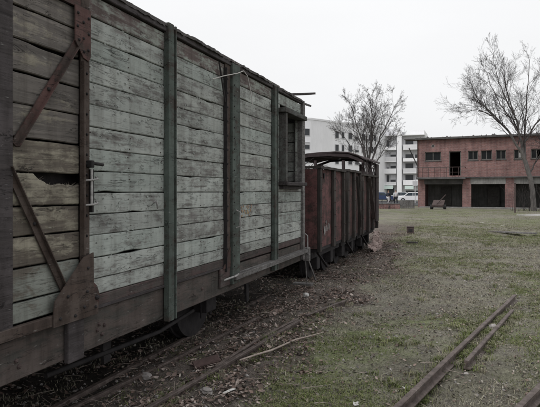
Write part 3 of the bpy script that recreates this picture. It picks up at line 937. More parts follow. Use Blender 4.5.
wg = tub_wagon('short open red steel wagon with dark posts right behind the green boxcar', 9.52, 11.55, 2.05, None, [10.62], 2.1, seed=1)
PMB().prism([(9.88, 1.885), (9.98, 1.89), (9.985, 1.99), (9.88, 1.985)], 0, FX - .012, FX - .0085).build('rust_hole', 'black_iron', wg)
for y, z, s in ((9.95, .90, .07), (10.12, .93, .06), (10.28, .96, .05), (10.06, 1.05, .03)):
    r_ = random.Random(int(y * 100))
    PMB().prism([(y + s * math.cos(t) * r_.uniform(.5, 1), z + s * 1.7 * math.sin(t) * r_.uniform(.5, 1)) for t in np.linspace(0, 5.6, 8)], 0, FX - .014, FX - .009).build('white_paint_splash', 'white_metal', wg)
settle(wg)
wg2 = tub_wagon('narrow dark red open wagon in the middle between two others', 11.98, 13.45, 2.08, None, [12.72], 2.1, seed=2, red='red_panel_dark')
PMB().obox((FX + .05, 12.85, 2.0), (FX + .05, 13.3, .75), .06, .02).build('brace', 'dark_post', wg2)
settle(wg2)
wg3 = tub_wagon('rusty wagon with an arched dark canopy on posts, last in the row', 13.85, 16.25, 2.04, None, [14.7, 15.5], 1.75, True, seed=3, red='red_panel_dark')
# canopy: arched roof on posts
def canopy():
    mb = PMB()
    ys = np.linspace(13.75, 16.45, 16)
    xs = [(-4.45, 2.54), (-4.2, 2.61), (-3.95, 2.65), (-3.6, 2.665), (-3.2, 2.67), (-2.85, 2.64), (-2.6, 2.57), (-2.44, 2.48)]
    r = random.Random(3)
    v = []; n = len(xs)
    for y in ys:
        for x, z in xs: v.append((x + r.uniform(-.02, .02), y + r.uniform(-.04, .04), z + r.uniform(-.022, .022)))
    m0 = len(v)
    v += [(x, y, z - .03) for x, y, z in v]
    f = []
    for i in range(len(ys) - 1):
        for k in range(n - 1):
            a = i * n + k
            if (i * 7 + k * 3) % 17 == 4 and 0 < i < 14: continue      # rusted through
            f += [(a, a + 1, a + n + 1, a + n), (a + m0, a + n + m0, a + n + 1 + m0, a + 1 + m0)]
        for k in (0, n - 1):
            a = i * n + k; f.append((a, a + n, a + n + m0, a + m0))
    for k in range(n - 1):
        f.append((k, k + 1, k + 1 + m0, k + m0)); a = (len(ys) - 1) * n + k; f.append((a, a + 1, a + 1 + m0, a + m0))
    mb.add(v, f)
    return mb.build('canopy', 'canopy', wg3)
cn = canopy()
PMB().prism([(-4.42, 2.38), (-4.42, 2.46), (-3.95, 2.61), (-3.4, 2.645), (-2.85, 2.60), (-2.47, 2.43), (-2.47, 2.36), (-2.85, 2.52), (-3.4, 2.56), (-3.95, 2.54)], 1, 13.78, 13.82).build('end_arch', 'canopy', cn)
PMB().prism([(-4.42, 2.38), (-4.42, 2.46), (-3.95, 2.61), (-3.4, 2.645), (-2.85, 2.60), (-2.47, 2.43), (-2.47, 2.36), (-2.85, 2.52), (-3.4, 2.56), (-3.95, 2.54)], 1, 16.36, 16.40).build('end_arch', 'canopy', cn)
for x, y in ((-4.2, 13.86), (-3.75, 13.86), (-3.0, 13.87), (FX - .02, 14.05), (FX - .02, 16.2), (-4.2, 16.3), (-3.0, 16.3), (FX - .02, 15.1)):
    PMB().box(x - .035, x + .035, y - .035, y + .035, 2.08, 2.45).build('canopy_post', 'canopy', wg3)
# bent mesh and broken slats under the canopy on the track side
mb = PMB(); r_ = random.Random(12)
for i in range(34):
    y = r_.uniform(13.95, 16.2)
    mb.obox((FX + .01, y, 2.07), (FX + r_.uniform(-.05, .05), y + r_.uniform(-.4, .4), r_.uniform(2.2, 2.46)), r_.uniform(.015, .06), .012, (1, 0, 0))
mb.build('broken_lattice', 'canopy', wg3, None, 'stuff')
PMB().obox((FX + .05, 14.55, 2.0), (FX + .05, 15.4, .85), .10, .03).build('brace', 'purple', wg3)
PMB().box(FX - .02, FX + .03, 15.95, 16.42, .75, 2.44).build('end_post', 'canopy', wg3)
settle(wg3)

# brushwood heaped in the first red wagon
mb = PMB(); r_ = random.Random(5)
for i in range(110):
    x = r_.uniform(-4.3, -2.6); y = r_.uniform(10.0, 11.5)
    a = r_.uniform(0, 6.28); L = r_.uniform(.25, .7)
    p = Vector((x, y, 2.0 + r_.uniform(-.1, .05)))
    d = Vector((math.cos(a) * .7, math.sin(a) * .7, r_.uniform(.0, .5)))
    q = p + d * L * .5 + Vector((0, 0, r_.uniform(0, .05)))
    e = p + d * L
    e.z = min(e.z, 2.29); q.z = min(q.z, 2.27)
    mb.tube([p, q, e], [.012, .009, .004], 4, False)
bw = mb.build('brushwood', 'twig', None, None)
bw['kind'] = 'stuff'

# pinkish sheet slumped against the wagons
mb = PMB(); r_ = random.Random(9)
n = 20; v = []; f = []
for i in range(n):
    for j in range(n):
        a, b_ = i / (n - 1), j / (n - 1)
        x = FX + .06 + .12 * (1 - b_) + .06 * abs(math.sin(a * 9 + b_ * 2.2)) + .05 * abs(math.sin(a * 4 - b_ * 6)) + r_.uniform(-.03, .03)
        y = 14.2 + 1.5 * a + .15 * math.sin(b_ * 5)
        z = .02 + (.54 - .28 * abs(a - .72) ** 1.2) * b_ * (.45 + .7 * a if a < .75 else 1) + r_.uniform(-.02, .02)
        v.append((x, y, max(z, .0)))
m0 = len(v)
v += [(x - .012, y, z) for x, y, z in v]
for i in range(n - 1):
    for j in range(n - 1):
        q = i * n + j
        f += [(q, q + 1, q + n + 1, q + n), (q + m0, q + n + m0, q + n + 1 + m0, q + 1 + m0)]
for i in range(n - 1):
    for q, q2 in ((i, i + 1), ((n - 1) * n + i, (n - 1) * n + i + 1), (i * n, (i + 1) * n), (i * n + n - 1, (i + 1) * n + n - 1)):
        f.append((q, q2, q2 + m0, q + m0))
mb.add(v, f, False)
tp = mb.build('plastic_sheet', 'tarp')
tag(tp, 'crumpled pinkish sheet slumped on the ground against the last red wagons', 'plastic sheet')

# ------------------------------------------------------------------ rails
RAIL = [(-.062, 0), (.062, 0), (.062, .012), (.012, .026), (.010, .085), (.034, .095), (.034, .125), (.026, .132), (-.026, .132), (-.034, .125), (-.034, .095), (-.010, .085), (-.012, .026), (-.062, .012)]
def rail(pts, top, label, sink=0, sc=1.0, cat='rail', group=None):
    """rail through ground points; 'top' = height of its head"""
    mb = PMB()
    if isinstance(top, str):          # lie on the ground: a straight line fitted to it, so much proud
        g_ = np.array([float(gz(x, y)) for x, y in pts]); k_ = np.arange(len(pts))
        top = list(np.polyval(np.polyfit(k_, g_, 2 if len(pts) > 4 else 1), k_) + float(top))
    P = [Vector((x, y, 0)) for x, y in pts]
    v = []; n = len(RAIL)
    for k, p in enumerate(P):
        d = (P[min(k + 1, len(P) - 1)] - P[max(k - 1, 0)]).normalized()
        a = Vector((d.y, -d.x, 0))
        tz = top[k] if hasattr(top, '__len__') else top
        for (w, h) in RAIL:
            v.append(p + a * w * sc + Vector((0, 0, tz + (h - .132) * sc)))
    f = [(k * n + i, k * n + (i + 1) % n, (k + 1) * n + (i + 1) % n, (k + 1) * n + i) for k in range(len(P) - 1) for i in range(n)]
    f += [tuple(range(n)), tuple(range((len(P) - 1) * n + n - 1, (len(P) - 1) * n - 1, -1))]
    mb.add(v, f)
    o = mb.build('rail', 'rail')
    tag(o, label, cat, group)
    return o
def seg(a, b, n, wob=.0):
    r = random.Random(int(a[1] * 100))
    return [(a[0] + (b[0] - a[0]) * k / n + r.uniform(-wob, wob), a[1] + (b[1] - a[1]) * k / n) for k in range(n + 1)]
rail([(-3.0, -2), (-2.98, 3), (-2.98, 8), (-2.98, 17)], -.005, 'rusty rail under the near edge of the green boxcar, mostly in shade', sc=.8)
rail([(-4.44, -2), (-4.44, 17)], .02, 'rail under the far side of the wagons')
rail([(-2.90, 2.0), (-2.88, 2.7), (-2.86, 3.4), (-2.81, 4.0), (-2.74, 4.62), (-2.68, 5.2), (-2.60, 5.9), (-2.52, 6.5)], '.045', 'curved old rail in the leaves just beside the boxcar', sc=.6)
rail(seg((-2.42, 2.2), (-1.87, 6.16), 8, .006), '.062', 'half-buried rail among leaves, ending broken in front of the stick', sc=.62)
rail(seg((-2.20, 4.55), (-1.93, 6.3), 5, .006), '.048', 'short rail lying tight along the left side of the half-buried rail', sc=.5)
rail(seg((-1.86, 6.45), (-1.62, 7.6), 4, .006), '.05', 'short half-buried rail stub poking out of the grass beyond the stick', sc=.55)
rail(seg((-.90, 2.1), (.68, 8.75), 10, .004), .115, 'long rusty rail running out of the bottom edge to a bare end in grass', sc=.68)
rail(seg((.00, 5.25), (.57, 7.72), 5, .003), .10, 'shorter loose rail lying close beside the long rusty rail', sc=.62)
rail(seg((-.35, 2.4), (1.35, 6.8), 6, .003), .12, 'rusty rail crossing the bottom right corner of the picture', sc=.68)

# ------------------------------------------------------------------ small litter: each piece a thing
def lump(name, x, y, s, mat, label, cat, flat=.6, seed=0, group=None, sink=.3):
    r = random.Random(seed)
    bm = bmesh.new()
    bmesh.ops.create_icosphere(bm, subdivisions=2, radius=1)
    for v in bm.verts:
        k = 1 + r.uniform(-.22, .22)
        v.co = Vector((v.co.x * s[0] * k, v.co.y * s[1] * k, v.co.z * s[2] * k))
    me = bpy.data.meshes.new(name); bm.to_mesh(me); bm.free()
    me.materials.append(M[mat])
    o = link(bpy.data.objects.new(name, me))
    o.location = (x, y, float(gz(x, y)) + s[2] * (1 - sink)); o.rotation_euler = (0, 0, r.uniform(0, 6))
    return tag(o, label, cat, group)
lump('stone', -3.1 + .35, 4.25, (.05, .045, .035), 'stone', 'pale stone among the leaves beside the boxcar rail, lower left', 'stone', seed=1)
lump('stone', -2.30, 7.95, (.055, .045, .04), 'paper', 'whitish lump in the leaves just past the boxcar centre', 'stone', seed=2)
lump('stone', .30, 6.75, (.05, .05, .045), 'stone', 'round pale stone just right of the two parallel rails', 'stone', seed=4)
lump('stone', -1.98, 3.95, (.04, .06, .025), 'stone', 'flat pale stone by the near end of the half-buried rail', 'stone', seed=14)
def scrap(x, y, s, label, seed, mat='paper'):
    r = random.Random(seed); mb = MB(); n = 5
    v = [((i / (n - 1) - .5) * s[0], (j / (n - 1) - .5) * s[1], .010 + .006 * math.sin(i * 1.1 + seed) + .005 * math.cos(j * 1.3) + r.uniform(0, .003)) for i in range(n) for j in range(n)]
    v = [(a + r.uniform(-.08, .08) * s[0], b + r.uniform(-.08, .08) * s[1], c) for a, b, c in v]
    m0 = len(v); f = []
    v += [(a, b, c - .003) for a, b, c in v]
    for i in range(n - 1):
        for j in range(n - 1):
            q = i * n + j; f += [(q, q + n, q + n + 1, q + 1), (q + m0, q + 1 + m0, q + n + 1 + m0, q + n + m0)]
    mb.add(v, f, True)
    o = mb.build('paper_scrap', mat)
    o.location = (x, y, float(gz(x, y)) + .008); o.rotation_euler = (0, 0, r.uniform(0, 3))
    return tag(o, label, 'litter')
scrap(-.80, 4.15, (.09, .04), 'white paper scrap lying at the bottom edge left of the long rail', 1)
scrap(-.48, 4.66, (.055, .04), 'small white scrap in the moss just left of the long rail', 2)
scrap(-1.80, 4.0, (.13, .04), 'torn whitish scrap beside the half-buried rail', 5)
scrap(.8, 30.5, (.5, .25), 'white scrap far out on the grass before the garages', 6)
scrap(1.7, 27.2, (.4, .2), 'pale scrap on the far grass left of the paving', 7)
bb = MB().box(-.13, .13, -.06, .06, 0, .075, .008).build('broken_brick', 'brickbat')
bb.location = (-2.36, 4.72, float(gz(-2.36, 4.72)) - .005); bb.rotation_euler = (R(14), R(-12), .6)
tag(bb, 'dark broken brick lying between the boxcar and the half-buried rail', 'brick')
sp_ = [(-2.02 + .53 * t + .02 * math.sin(7 * t), 4.72 + 1.08 * t) for t in np.linspace(0, 1, 7)]
st = PMB().tube([(x, y, float(np.polyval(np.polyfit(range(7), [float(gz(a, b)) for a, b in sp_], 1), k)) + .058 + .006 * math.sin(k * 2)) for k, (x, y) in enumerate(sp_)], [.008, .010, .0105, .010, .009, .007, .005], 6).build('stick', 'stick')
tag(st, 'long pale bare stick lying beside the half-buried rail', 'stick')
def plank_at(p, q, w, h, mat, label):
    o = PMB().obox(p, q, w, h).build('board', mat)
    return tag(o, label, 'board')
plank_at((.85, 23.0, .05), (2.45, 22.2, .07), .22, .05, 'grey_wood', 'weathered board lying flat on the distant grass in front of the garages')
plank_at((-1.75, 17.4, .03), (-1.42, 17.3, .04), .10, .05, 'dark_wood', 'short dark board on the grass nearer than the rusty box')

# small rusty box out in the grass
bx = thing('rusty_box', 'small dark rusty box standing alone out in the grass', 'box', (-1.95, 20.7, float(gz(-1.95, 20.7))), .15)
bx.scale = (.84, .84, .9)
mb = MB().box(-.15, .15, -.14, .14, .02, .29, .012); mb.build('body', 'rust', bx)
MB().box(-.165, .165, -.155, .155, .292, .32, .006).build('lid', 'rust', bx)
MB().box(-.09, .09, -.146, -.1405, .10, .22, .002).build('face_plate', 'black_iron', bx)
for x in (-.12, .12):
    MB().box(x - .02, x + .02, -.1, .1, -.03, .019).build('foot', 'black_iron', bx)

# ------------------------------------------------------------------ brick building
BA = R(-4.41)
bl = thing('brick_building', 'two storey derelict red brick building with open garages and a flat roof', 'building', (-4.51, 55.81, 0), BA)
BW, BD, BH = 24.0, 9.0, 6.70
ups = [(.68, 2.21), (2.96, 4.07), (4.71, 5.61), (5.87, 6.85), (7.20, 8.06), (8.75, 9.55), (10.18, 11.1), (11.9, 12.8), (13.6, 14.5), (15.3, 16.2), (17, 17.9), (18.7, 19.6), (20.4, 21.3), (22.1, 23)]
openings = [(a, b, 3.14 if i == 1 else 4.62, 5.50) for i, (a, b) in enumerate(ups)]
gar = [(.68, 4.18), (4.98, 7.98), (8.83, 12.2), (13.0, 16.2), (17.0, 20.2), (20.9, 23.4)]
openings += [(a, b, 0.0, 2.30) for a, b in gar]
def wall_with_openings(w, h, ops, t, name, mat, parent):
    xs = sorted({0, w, *[o[0] for o in ops], *[o[1] for o in ops]})
    zs = sorted({-.2, h, *[o[2] for o in ops], *[o[3] for o in ops]})
    solid = {}
    for i in range(len(xs) - 1):
        for j in range(len(zs) - 1):
            cx, cz = (xs[i] + xs[i + 1]) / 2, (zs[j] + zs[j + 1]) / 2
            solid[i, j] = not any(o[0] < cx < o[1] and o[2] < cz < o[3] for o in ops)
    mb = MB()
    for (i, j), sdl in solid.items():
        if not sdl: continue
        a, b, c, d = xs[i], xs[i + 1], zs[j], zs[j + 1]
        mb.add([(a, 0, c), (b, 0, c), (b, 0, d), (a, 0, d)], [(0, 1, 2, 3)])
        mb.add([(a, t, c), (b, t, c), (b, t, d), (a, t, d)], [(3, 2, 1, 0)])
        if not solid.get((i - 1, j)): mb.add([(a, 0, c), (a, 0, d), (a, t, d), (a, t, c)], [(0, 1, 2, 3)])
        if not solid.get((i + 1, j)): mb.add([(b, 0, c), (b, t, c), (b, t, d), (b, 0, d)], [(0, 1, 2, 3)])
        if not solid.get((i, j - 1)): mb.add([(a, 0, c), (a, t, c), (b, t, c), (b, 0, c)], [(0, 1, 2, 3)])
        if not solid.get((i, j + 1)): mb.add([(a, 0, d), (b, 0, d), (b, t, d), (a, t, d)], [(0, 1, 2, 3)])
    return mb.build(name, mat, parent, fix=False)
wall_with_openings(BW, BH, openings, .34, 'front_wall', 'brick', bl)
MB().box(.0, .34, .341, BD, -.2, BH).build('side_wall', 'brick', bl)
MB().box(BW - .34, BW, .341, BD, -.2, BH).build('side_wall', 'brick', bl)
MB().box(.341, BW - .341, BD - .34, BD, -.2, BH).build('back_wall', 'brick', bl)
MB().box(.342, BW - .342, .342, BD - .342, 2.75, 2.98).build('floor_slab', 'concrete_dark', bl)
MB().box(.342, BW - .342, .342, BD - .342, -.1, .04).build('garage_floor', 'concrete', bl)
MB().box(.345, 4.29, 4.6, 4.75, .042, 2.745).build('partition', 'concrete', bl)
MB().box(4.51, 8.29, 5.0, 5.15, .042, 2.745).build('partition', 'concrete', bl)
MB().box(8.51, 12.49, 4.4, 4.55, .042, 2.745).build('partition', 'concrete', bl)
for x, w_ in ((1.7, 1.0), (6.3, 1.1), (10.2, 1.0)):
    MB().box(x, x + w_, 4.30, 4.36, .06, 2.05).build('inner_door', 'frame_dark', bl)
for x in (4.4, 8.4, 12.6, 16.6, 20.5):
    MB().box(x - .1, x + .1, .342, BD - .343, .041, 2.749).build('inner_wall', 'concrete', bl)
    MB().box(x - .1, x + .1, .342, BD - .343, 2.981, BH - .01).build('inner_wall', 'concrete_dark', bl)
rr = MB()
r_ = random.Random(2)
rr.box(-.25, BW + .2, -.45, BD + .2, BH + .002, BH + .20, .02)
rr.box(-1.3, -.252, -.40, 1.2, BH + .06, BH + .16, .01)
roof_b = rr.build('roof', 'concrete_dark', bl)
mb = MB()
for i in range(46):
    x = r_.uniform(-.2, 14)
    s = r_.uniform(.05, .16)
    mb.add([(x - s, -.2, BH + .19), (x + s, -.25, BH + .19), (x, .1, BH + .19), (x + r_.uniform(-.05, .05), -.15, BH + .19 + s * r_.uniform(.5, 1.3))], [(0, 1, 3), (1, 2, 3), (2, 0, 3), (0, 2, 1)])
mb.build('roof_debris', 'felt', roof_b, None, 'stuff')
for (a, b, c, d) in openings[:len(ups)]:
    if c < 4:
        dr = MB().box(a, a + .08, .10, .18, c, d).box(b - .08, b, .10, .18, c, d).box(a + .081, b - .081, .10, .18, d - .08, d).build('door', 'frame_dark', bl)
        continue
    fr = MB()
    fr.box(a, a + .07, .12, .19, c, d).box(b - .07, b, .12, .19, c, d).box(a + .071, b - .071, .12, .19, d - .07, d).box(a + .071, b - .071, .12, .19, c, c + .07)
    w_ = fr.build('window', 'frame_dark', bl)
    m_ = (a + b) / 2
    MB().box(m_ - .03, m_ + .03, .12, .19, c + .071, d - .071).build('mullion', 'frame_dark', w_)
    MB().box(a + .071, m_ - .031, .15, .158, c + .071, d - .071).build('pane', 'pane', w_)
    if random.random() < .75 or a < 8:
        MB().box(m_ + .031, b - .071, .15, .158, c + .071, d - .071).build('pane', 'pane', w_)
    MB().box(a - .05, b + .05, -.06, .05 - .051, c - .07, c - .002).build('window_sill', 'concrete_dark', w_)
MB().box(9.15, 9.45, .09, .11, 4.75, 5.2).build('torn_white_sheet', 'white_metal', bl)
# balcony slab and railing, ledge, lintels
MB().box(-.02, 4.55, -1.05, -.002, 2.78, 2.96, .01).build('balcony_slab', 'concrete_dark', bl)
MB().box(4.551, BW, -.28, -.002, 2.88, 2.99, .01).build('ledge', 'concrete_dark', bl)
rl = MB().box(.0, 4.5, -1.03, -.99, 3.90, 3.95).build('railing', 'rust', bl)
MB().box(.0, 4.5, -1.025, -.995, 3.42, 3.45).build('rail', 'rust', rl)
for x in np.arange(.02, 4.5, .56):
    MB().box(x - .02, x + .02, -1.028, -.992, 2.961, 3.899).build('baluster', 'rust', rl)
MB().box(.0, .03, -.98, -.003, 3.90, 3.95).build('rail', 'rust', rl)
MB().box(4.47, 4.5, -.98, -.003, 3.90, 3.95).build('rail', 'rust', rl)
MB().box(.60, 4.25, -.03, -.002, 2.302, 2.775).build('lintel', 'concrete_dark', bl)
for a, b in gar[1:]:
    MB().box(a - .06, b + .06, -.03, -.002, 2.302, 2.875).build('lintel', 'concrete', bl)
MB().box(.2, BW, -.9, -.003, -.1, .10, .02).build('plinth_step', 'concrete', bl)
MB().disc((1.45, -.012, 6.08), (0, 1, 0), .16, .02, 14).build('vent', 'concrete', bl)
MB().disc((1.45, -.03, 6.08), (0, 1, 0), .09, .012, 12).build('vent_hole', 'black_iron', bl)
MB().obox((-.85, -.25, 5.95), (-.05, -.10, 4.15), .10, .10).build('strut', 'black_iron', bl)
MB().obox((-.02, -.12, 3.0), (-.02, -.12, 6.69), .09, .08).build('drain_pipe', 'rust', bl)
# clutter inside the garages
for x, w, h in ((1.4, .9, 1.1), (3.2, .5, 1.7), (6.1, 1.1, .8), (7.4, .4, 1.4), (10.2, .8, 1.0)):
    t_ = thing('crate_stack', 'dark stack of junk inside the garage bay %s' % ('left of the first pier' if x < 4 else 'between the two piers' if x < 8 else 'behind the tree'), 'junk', (0, 0, 0)) if False else None

# hand trolley parked in front of the first garage
ht = thing('rail_trolley', 'old two wheeled metal hand trolley with raised drawbar in front of the garages', 'trolley', (-2.32, 50.2, .0), R(-6))
ht.scale = (.82, .82, .82)
for x in (-.68, .68):
    w = MB().disc((x, 0, .26), (1, 0, 0), .27, .26, 18).build('wheel', 'tyre', ht)
    MB().disc((x, 0, .26), (1, 0, 0), .10, .30, 12).build('hub', 'rust', w)
MB().tube([(-.75, 0, .26), (.75, 0, .26)], .05, 8).build('axle', 'black_iron', ht)
MB().prism([(-.45, .42), (.75, .95), (.75, 1.01), (-.45, .48)], 0, -.60, .60).build('bed', 'rust', ht)
for x in (-.60, .54):
    MB().obox((x + .03, -.5, .40), (x + .03, .8, .97), .07, .08).build('side_beam', 'rust', ht)
MB().box(-.62, .62, -.55, -.47, .32, .50).build('head_board', 'rust', ht)
MB().obox((-.1, -.3, .58), (.75, .35, 1.60), .07, .07).build('drawbar', 'rust', ht)
MB().obox((.05, .1, .75), (.3, .1, 1.05), .05, .05).build('stay', 'rust', ht)

# post, paving
po = MB().box(-.05, .05, -.05, .05, -.1, 2.2, .01).build('post', 'rust'); po.location = (3.45, 44.3, 0)
pt = thing('iron_post', 'thin rusty iron post standing in front of the brick pier near the tree', 'post', (3.45, 44.3, 0))
po.parent = pt; po.location = (0, 0, 0); po.name = 'shaft'
MB().box(-.07, .07, -.07, .07, 2.201, 2.25, .01).build('cap', 'rust', pt)
pv = MB()
r_ = random.Random(21)
n = 40
ring = [(6.8 + 3.4 * math.cos(2 * math.pi * k / n) * (1 + .1 * r_.uniform(-1, 1)), 39.6 + 2.2 * math.sin(2 * math.pi * k / n) * (1 + .1 * r_.uniform(-1, 1))) for k in range(n)]
pv.prism(ring, 2, -.05, .05)
o = pv.build('paving', 'paving'); o['kind'] = 'structure'

# low wall and fence panel towards the street
lw = thing('low_wall', 'low dark brick garden wall along the far edge of the grass', 'wall', (-7.0, 50.6, 0), R(16))
MB().box(-3.2, 1.3, -.12, .12, -.1, .42, .01).build('wall', 'brick', lw)
MB().box(-3.25, 1.35, -.16, .16, .421, .50, .01).build('coping', 'concrete_dark', lw)
fp = thing('fence_panel', 'low grey board fence beside the left corner of the brick building', 'fence', (-5.72, 51.15, 0), R(18))
for k in range(8):
    MB().box(.01 + k * .165, .165 + k * .165 - .012, -.012, .012, .02, .78 + .02 * math.sin(k * 2.3)).build('slat', 'grey_wood', fp)
for z in (.2, .6):
    MB().box(0, 1.32, .0125, .05, z, z + .07).build('rail', 'grey_wood', fp)

# ------------------------------------------------------------------ apartment blocks
def far_window(parent, c, u, w, h, name='window'):
    """window on a far facade: c = lower left corner, u = direction along the wall"""
    u = Vector((u[0], u[1], 0)).normalized(); n = Vector((u.y, -u.x, 0))
    def bx(mb, s0, s1, z0, z1, d0, d1):
        v = [Vector(c) + u * s + n * d + Vector((0, 0, z)) for s in (s0, s1) for d in (d0, d1) for z in (z0, z1)]
        mb.add(v, [(0, 1, 3, 2), (4, 6, 7, 5), (0, 4, 5, 1), (2, 3, 7, 6), (0, 2, 6, 4), (1, 5, 7, 3)])
    f = MB(); t = .09
    bx(f, 0, t, 0, h, .005, .09); bx(f, w - t, w, 0, h, .005, .09); bx(f, t, w - t, 0, t, .005, .09); bx(f, t, w - t, h - t, h, .005, .09)
    fr = f.build(name, 'frame_white', parent, 'c')
    pm = MB(); bx(pm, t, w - t, t, h - t, .01, .04)
    pane = pm.build('pane', 'far_pane', fr, 'c')
    if random.random() < .4:
        bm_ = MB(); bx(bm_, t, w - t, h - t - random.uniform(.25, .8) * (h - 2 * t), h - t, .042, .06)
        bm_.build('blind', 'frame_white' if random.random() < .5 else 'render_grey', fr, 'c')
    return fr
ap = thing('apartment_block', 'white rounded apartment block behind the bare tree and the wagons', 'building')
foot = [(-52, 96), (-40, 97.2), (-34, 98.6), (-31, 100.0), (-28.6, 102.2), (-27.0, 105.0), (-25.6, 108), (-23.4, 111.2), (-18.4, 119.0), (-15, 132), (-40, 138), (-56, 120)]
APH = 15.6
mb = MB().prism(foot, 2, -.2, APH); mb.build('wall', 'render_white', ap)
MB().prism([(Vector((x, y)) - Vector((-36, 112))) * 1.008 + Vector((-36, 112)) for x, y in foot], 2, APH + .002, APH + .35).build('parapet', 'render_white', ap)
segs = [((-34, 98.6), (-31, 100.0), [(.6, 1.6), ]), ((-31, 100.0), (-28.6, 102.2), [(1.55, 1.5)]), ((-25.6, 108), (-23.4, 111.2), [(.6, 1.1), (2.4, .8)]), ((-23.4, 111.2), (-18.4, 119.0), [(.4, 1.3), (2.4, 1.3), (4.4, 1.3), (6.6, 1.6), (8.2, .9)]), ((-40, 97.2), (-34, 98.6), [(.8, 1.5), (3.6, 1.5)]), ((-52, 96), (-40, 97.2), [(2, 1.5), (6, 1.5), (9.5, 1.5)])]
for a, b, ws in segs:
    u = Vector(b) - Vector(a); u.normalize()
    for s, w in ws:
        for z in (12.4, 9.75, 7.1, 4.45, 1.8):
            far_window(ap, (a[0] + u.x * s, a[1] + u.y * s, z), u, w, 1.45)
settle(ap)

ab_ = thing('apartment_block', 'light grey apartment block with stacked balconies left of the brick building', 'building')
x0, x1, yf = -23.6, -8.6, 124.6
MB().box(x0, x1, yf, yf + 13, -.2, 14.2).build('wall', 'render_grey', ab_)
MB().box(x0 + .3, x1 - 5.5, yf + 1.2, yf + 12, 14.202, 15.6).build('penthouse', 'render_grey', ab_)
MB().box(x1 - 3.2, x1 - .2, yf + 1.0, yf + 12, 14.202, 15.3).build('penthouse', 'render_white', ab_)
MB().box(-14.5, -13.5, yf - 1.4, yf - .002, -.1, 14.9).build('pillar', 'render_white', ab_)
MB().box(x0, -14.52, yf - 1.35, yf - .003, 14.0, 14.18).build('roof_slab', 'render_white', ab_)
MB().box(-13.48, x1, yf - 1.35, yf - .003, 14.0, 14.18).build('roof_slab', 'render_white', ab_)
for fl, z in enumerate((11.0, 8.35, 5.7, 3.1)):
    for (a, b) in ((x0 + .3, -18.6), (-18.2, -14.7), (-13.2, x1 + .1)):
        bc = MB().box(a, b, yf - 1.3, yf - .004, z - .18, z).build('balcony', 'render_white', ab_)
        MB().box(a, b, yf - 1.3, yf - 1.2, z + .002, z + (.95 if (fl + int(a)) % 3 else .55)).build('parapet', 'render_grey' if (fl + int(a)) % 2 else 'render_white', bc)
        for q in (a, b - .08): MB().box(q, q + .08, yf - 1.19, yf - .005, z + .002, z + .95).build('side_panel', 'render_grey', bc)
    for (a, w) in ((-22.9, 2.0), (-20.7, 1.8), (-17.8, 1.5), (-16.2, 1.4), (-12.9, 1.9), (-10.8, 1.9)):
        far_window(ab_, (a, yf, z + .1), (1, 0), w, 2.1)
for (a, w) in ((-22.4, 2.6), (-17.4, 2.2), (-12.8, 3.6)):
    far_window(ab_, (a, yf, .1), (1, 0), w, 2.3, 'shop_window')
MB().box(-17.6, -15.4, yf - 1.5, yf - 1.36, 2.05, 2.85).build('sign_board', 'sign_green', ab_)
MB().box(-12.8, -10.9, yf - 1.5, yf - 1.36, 2.0, 2.75).build('sign_board', 'sign_green', ab_)
settle(ab_)

# ------------------------------------------------------------------ cars in the street
def car_at(name, label, paint, loc, rz, group):
    c = thing('parked_car', label, 'car', loc, rz, group)
    prof = [(-2.0, .32), (-2.05, .62), (-1.95, .84), (-1.15, .93), (-.55, 1.40), (.75, 1.43), (1.45, 1.0), (1.95, .92), (2.05, .6), (2.0, .3)]
    mb = MB().prism([(x, z) for x, z in prof], 1, -.80, .80)
    me = mb.build('body', paint, c)
    bv = me.modifiers.new('bevel', 'BEVEL'); bv.width = .06; bv.segments = 2
    for sgn in (-1, 1):
        y = sgn * .803
        MB().prism([(-.98, .95), (-.52, 1.33), (.05, 1.36), (.05, .95)], 1, min(y, y - sgn * .02), max(y, y - sgn * .02) + .0).build('side_window', 'car_glass', c)
        MB().prism([(.12, .95), (.12, 1.36), (.68, 1.36), (1.2, 1.0)], 1, min(y, y - sgn * .02), max(y, y - sgn * .02)).build('side_window', 'car_glass', c)
        for x in (-1.25, 1.3):
            w = MB().disc((x, sgn * .74, .31), (0, 1, 0), .31, .2, 18).build('wheel', 'tyre', c)
            MB().disc((x, sgn * .80, .31), (0, 1, 0), .18, .10, 12).build('rim', 'car_silver', w)
    MB().obox((-1.13, 0, .96), (-.60, 0, 1.38), 1.35, .03, (-.6, 0, .8)).build('windscreen', 'car_glass', c)
    MB().obox((.80, 0, 1.41), (1.40, 0, 1.05), 1.35, .03, (.6, 0, .8)).build('rear_window', 'car_glass', c)
    for y in (-.6, .6):
        MB().box(-2.07, -2.0, y - .16, y + .16, .62, .76).build('headlight', 'white_metal', c)
    return c
G = 'cars parked in the street'
car_at('c', 'white car parked in the street beside the corner of the brick building', 'car_white', (-7.0, 77.3, .03), R(4), G)
car_at('c', 'dark blue car parked in the street just past the end of the wagons', 'car_blue', (-11.9, 80.5, .03), R(186), G)
car_at('c', 'silver car parked in the street between the white and the blue car', 'car_silver', (-9.6, 86.5, .03), R(2), G)

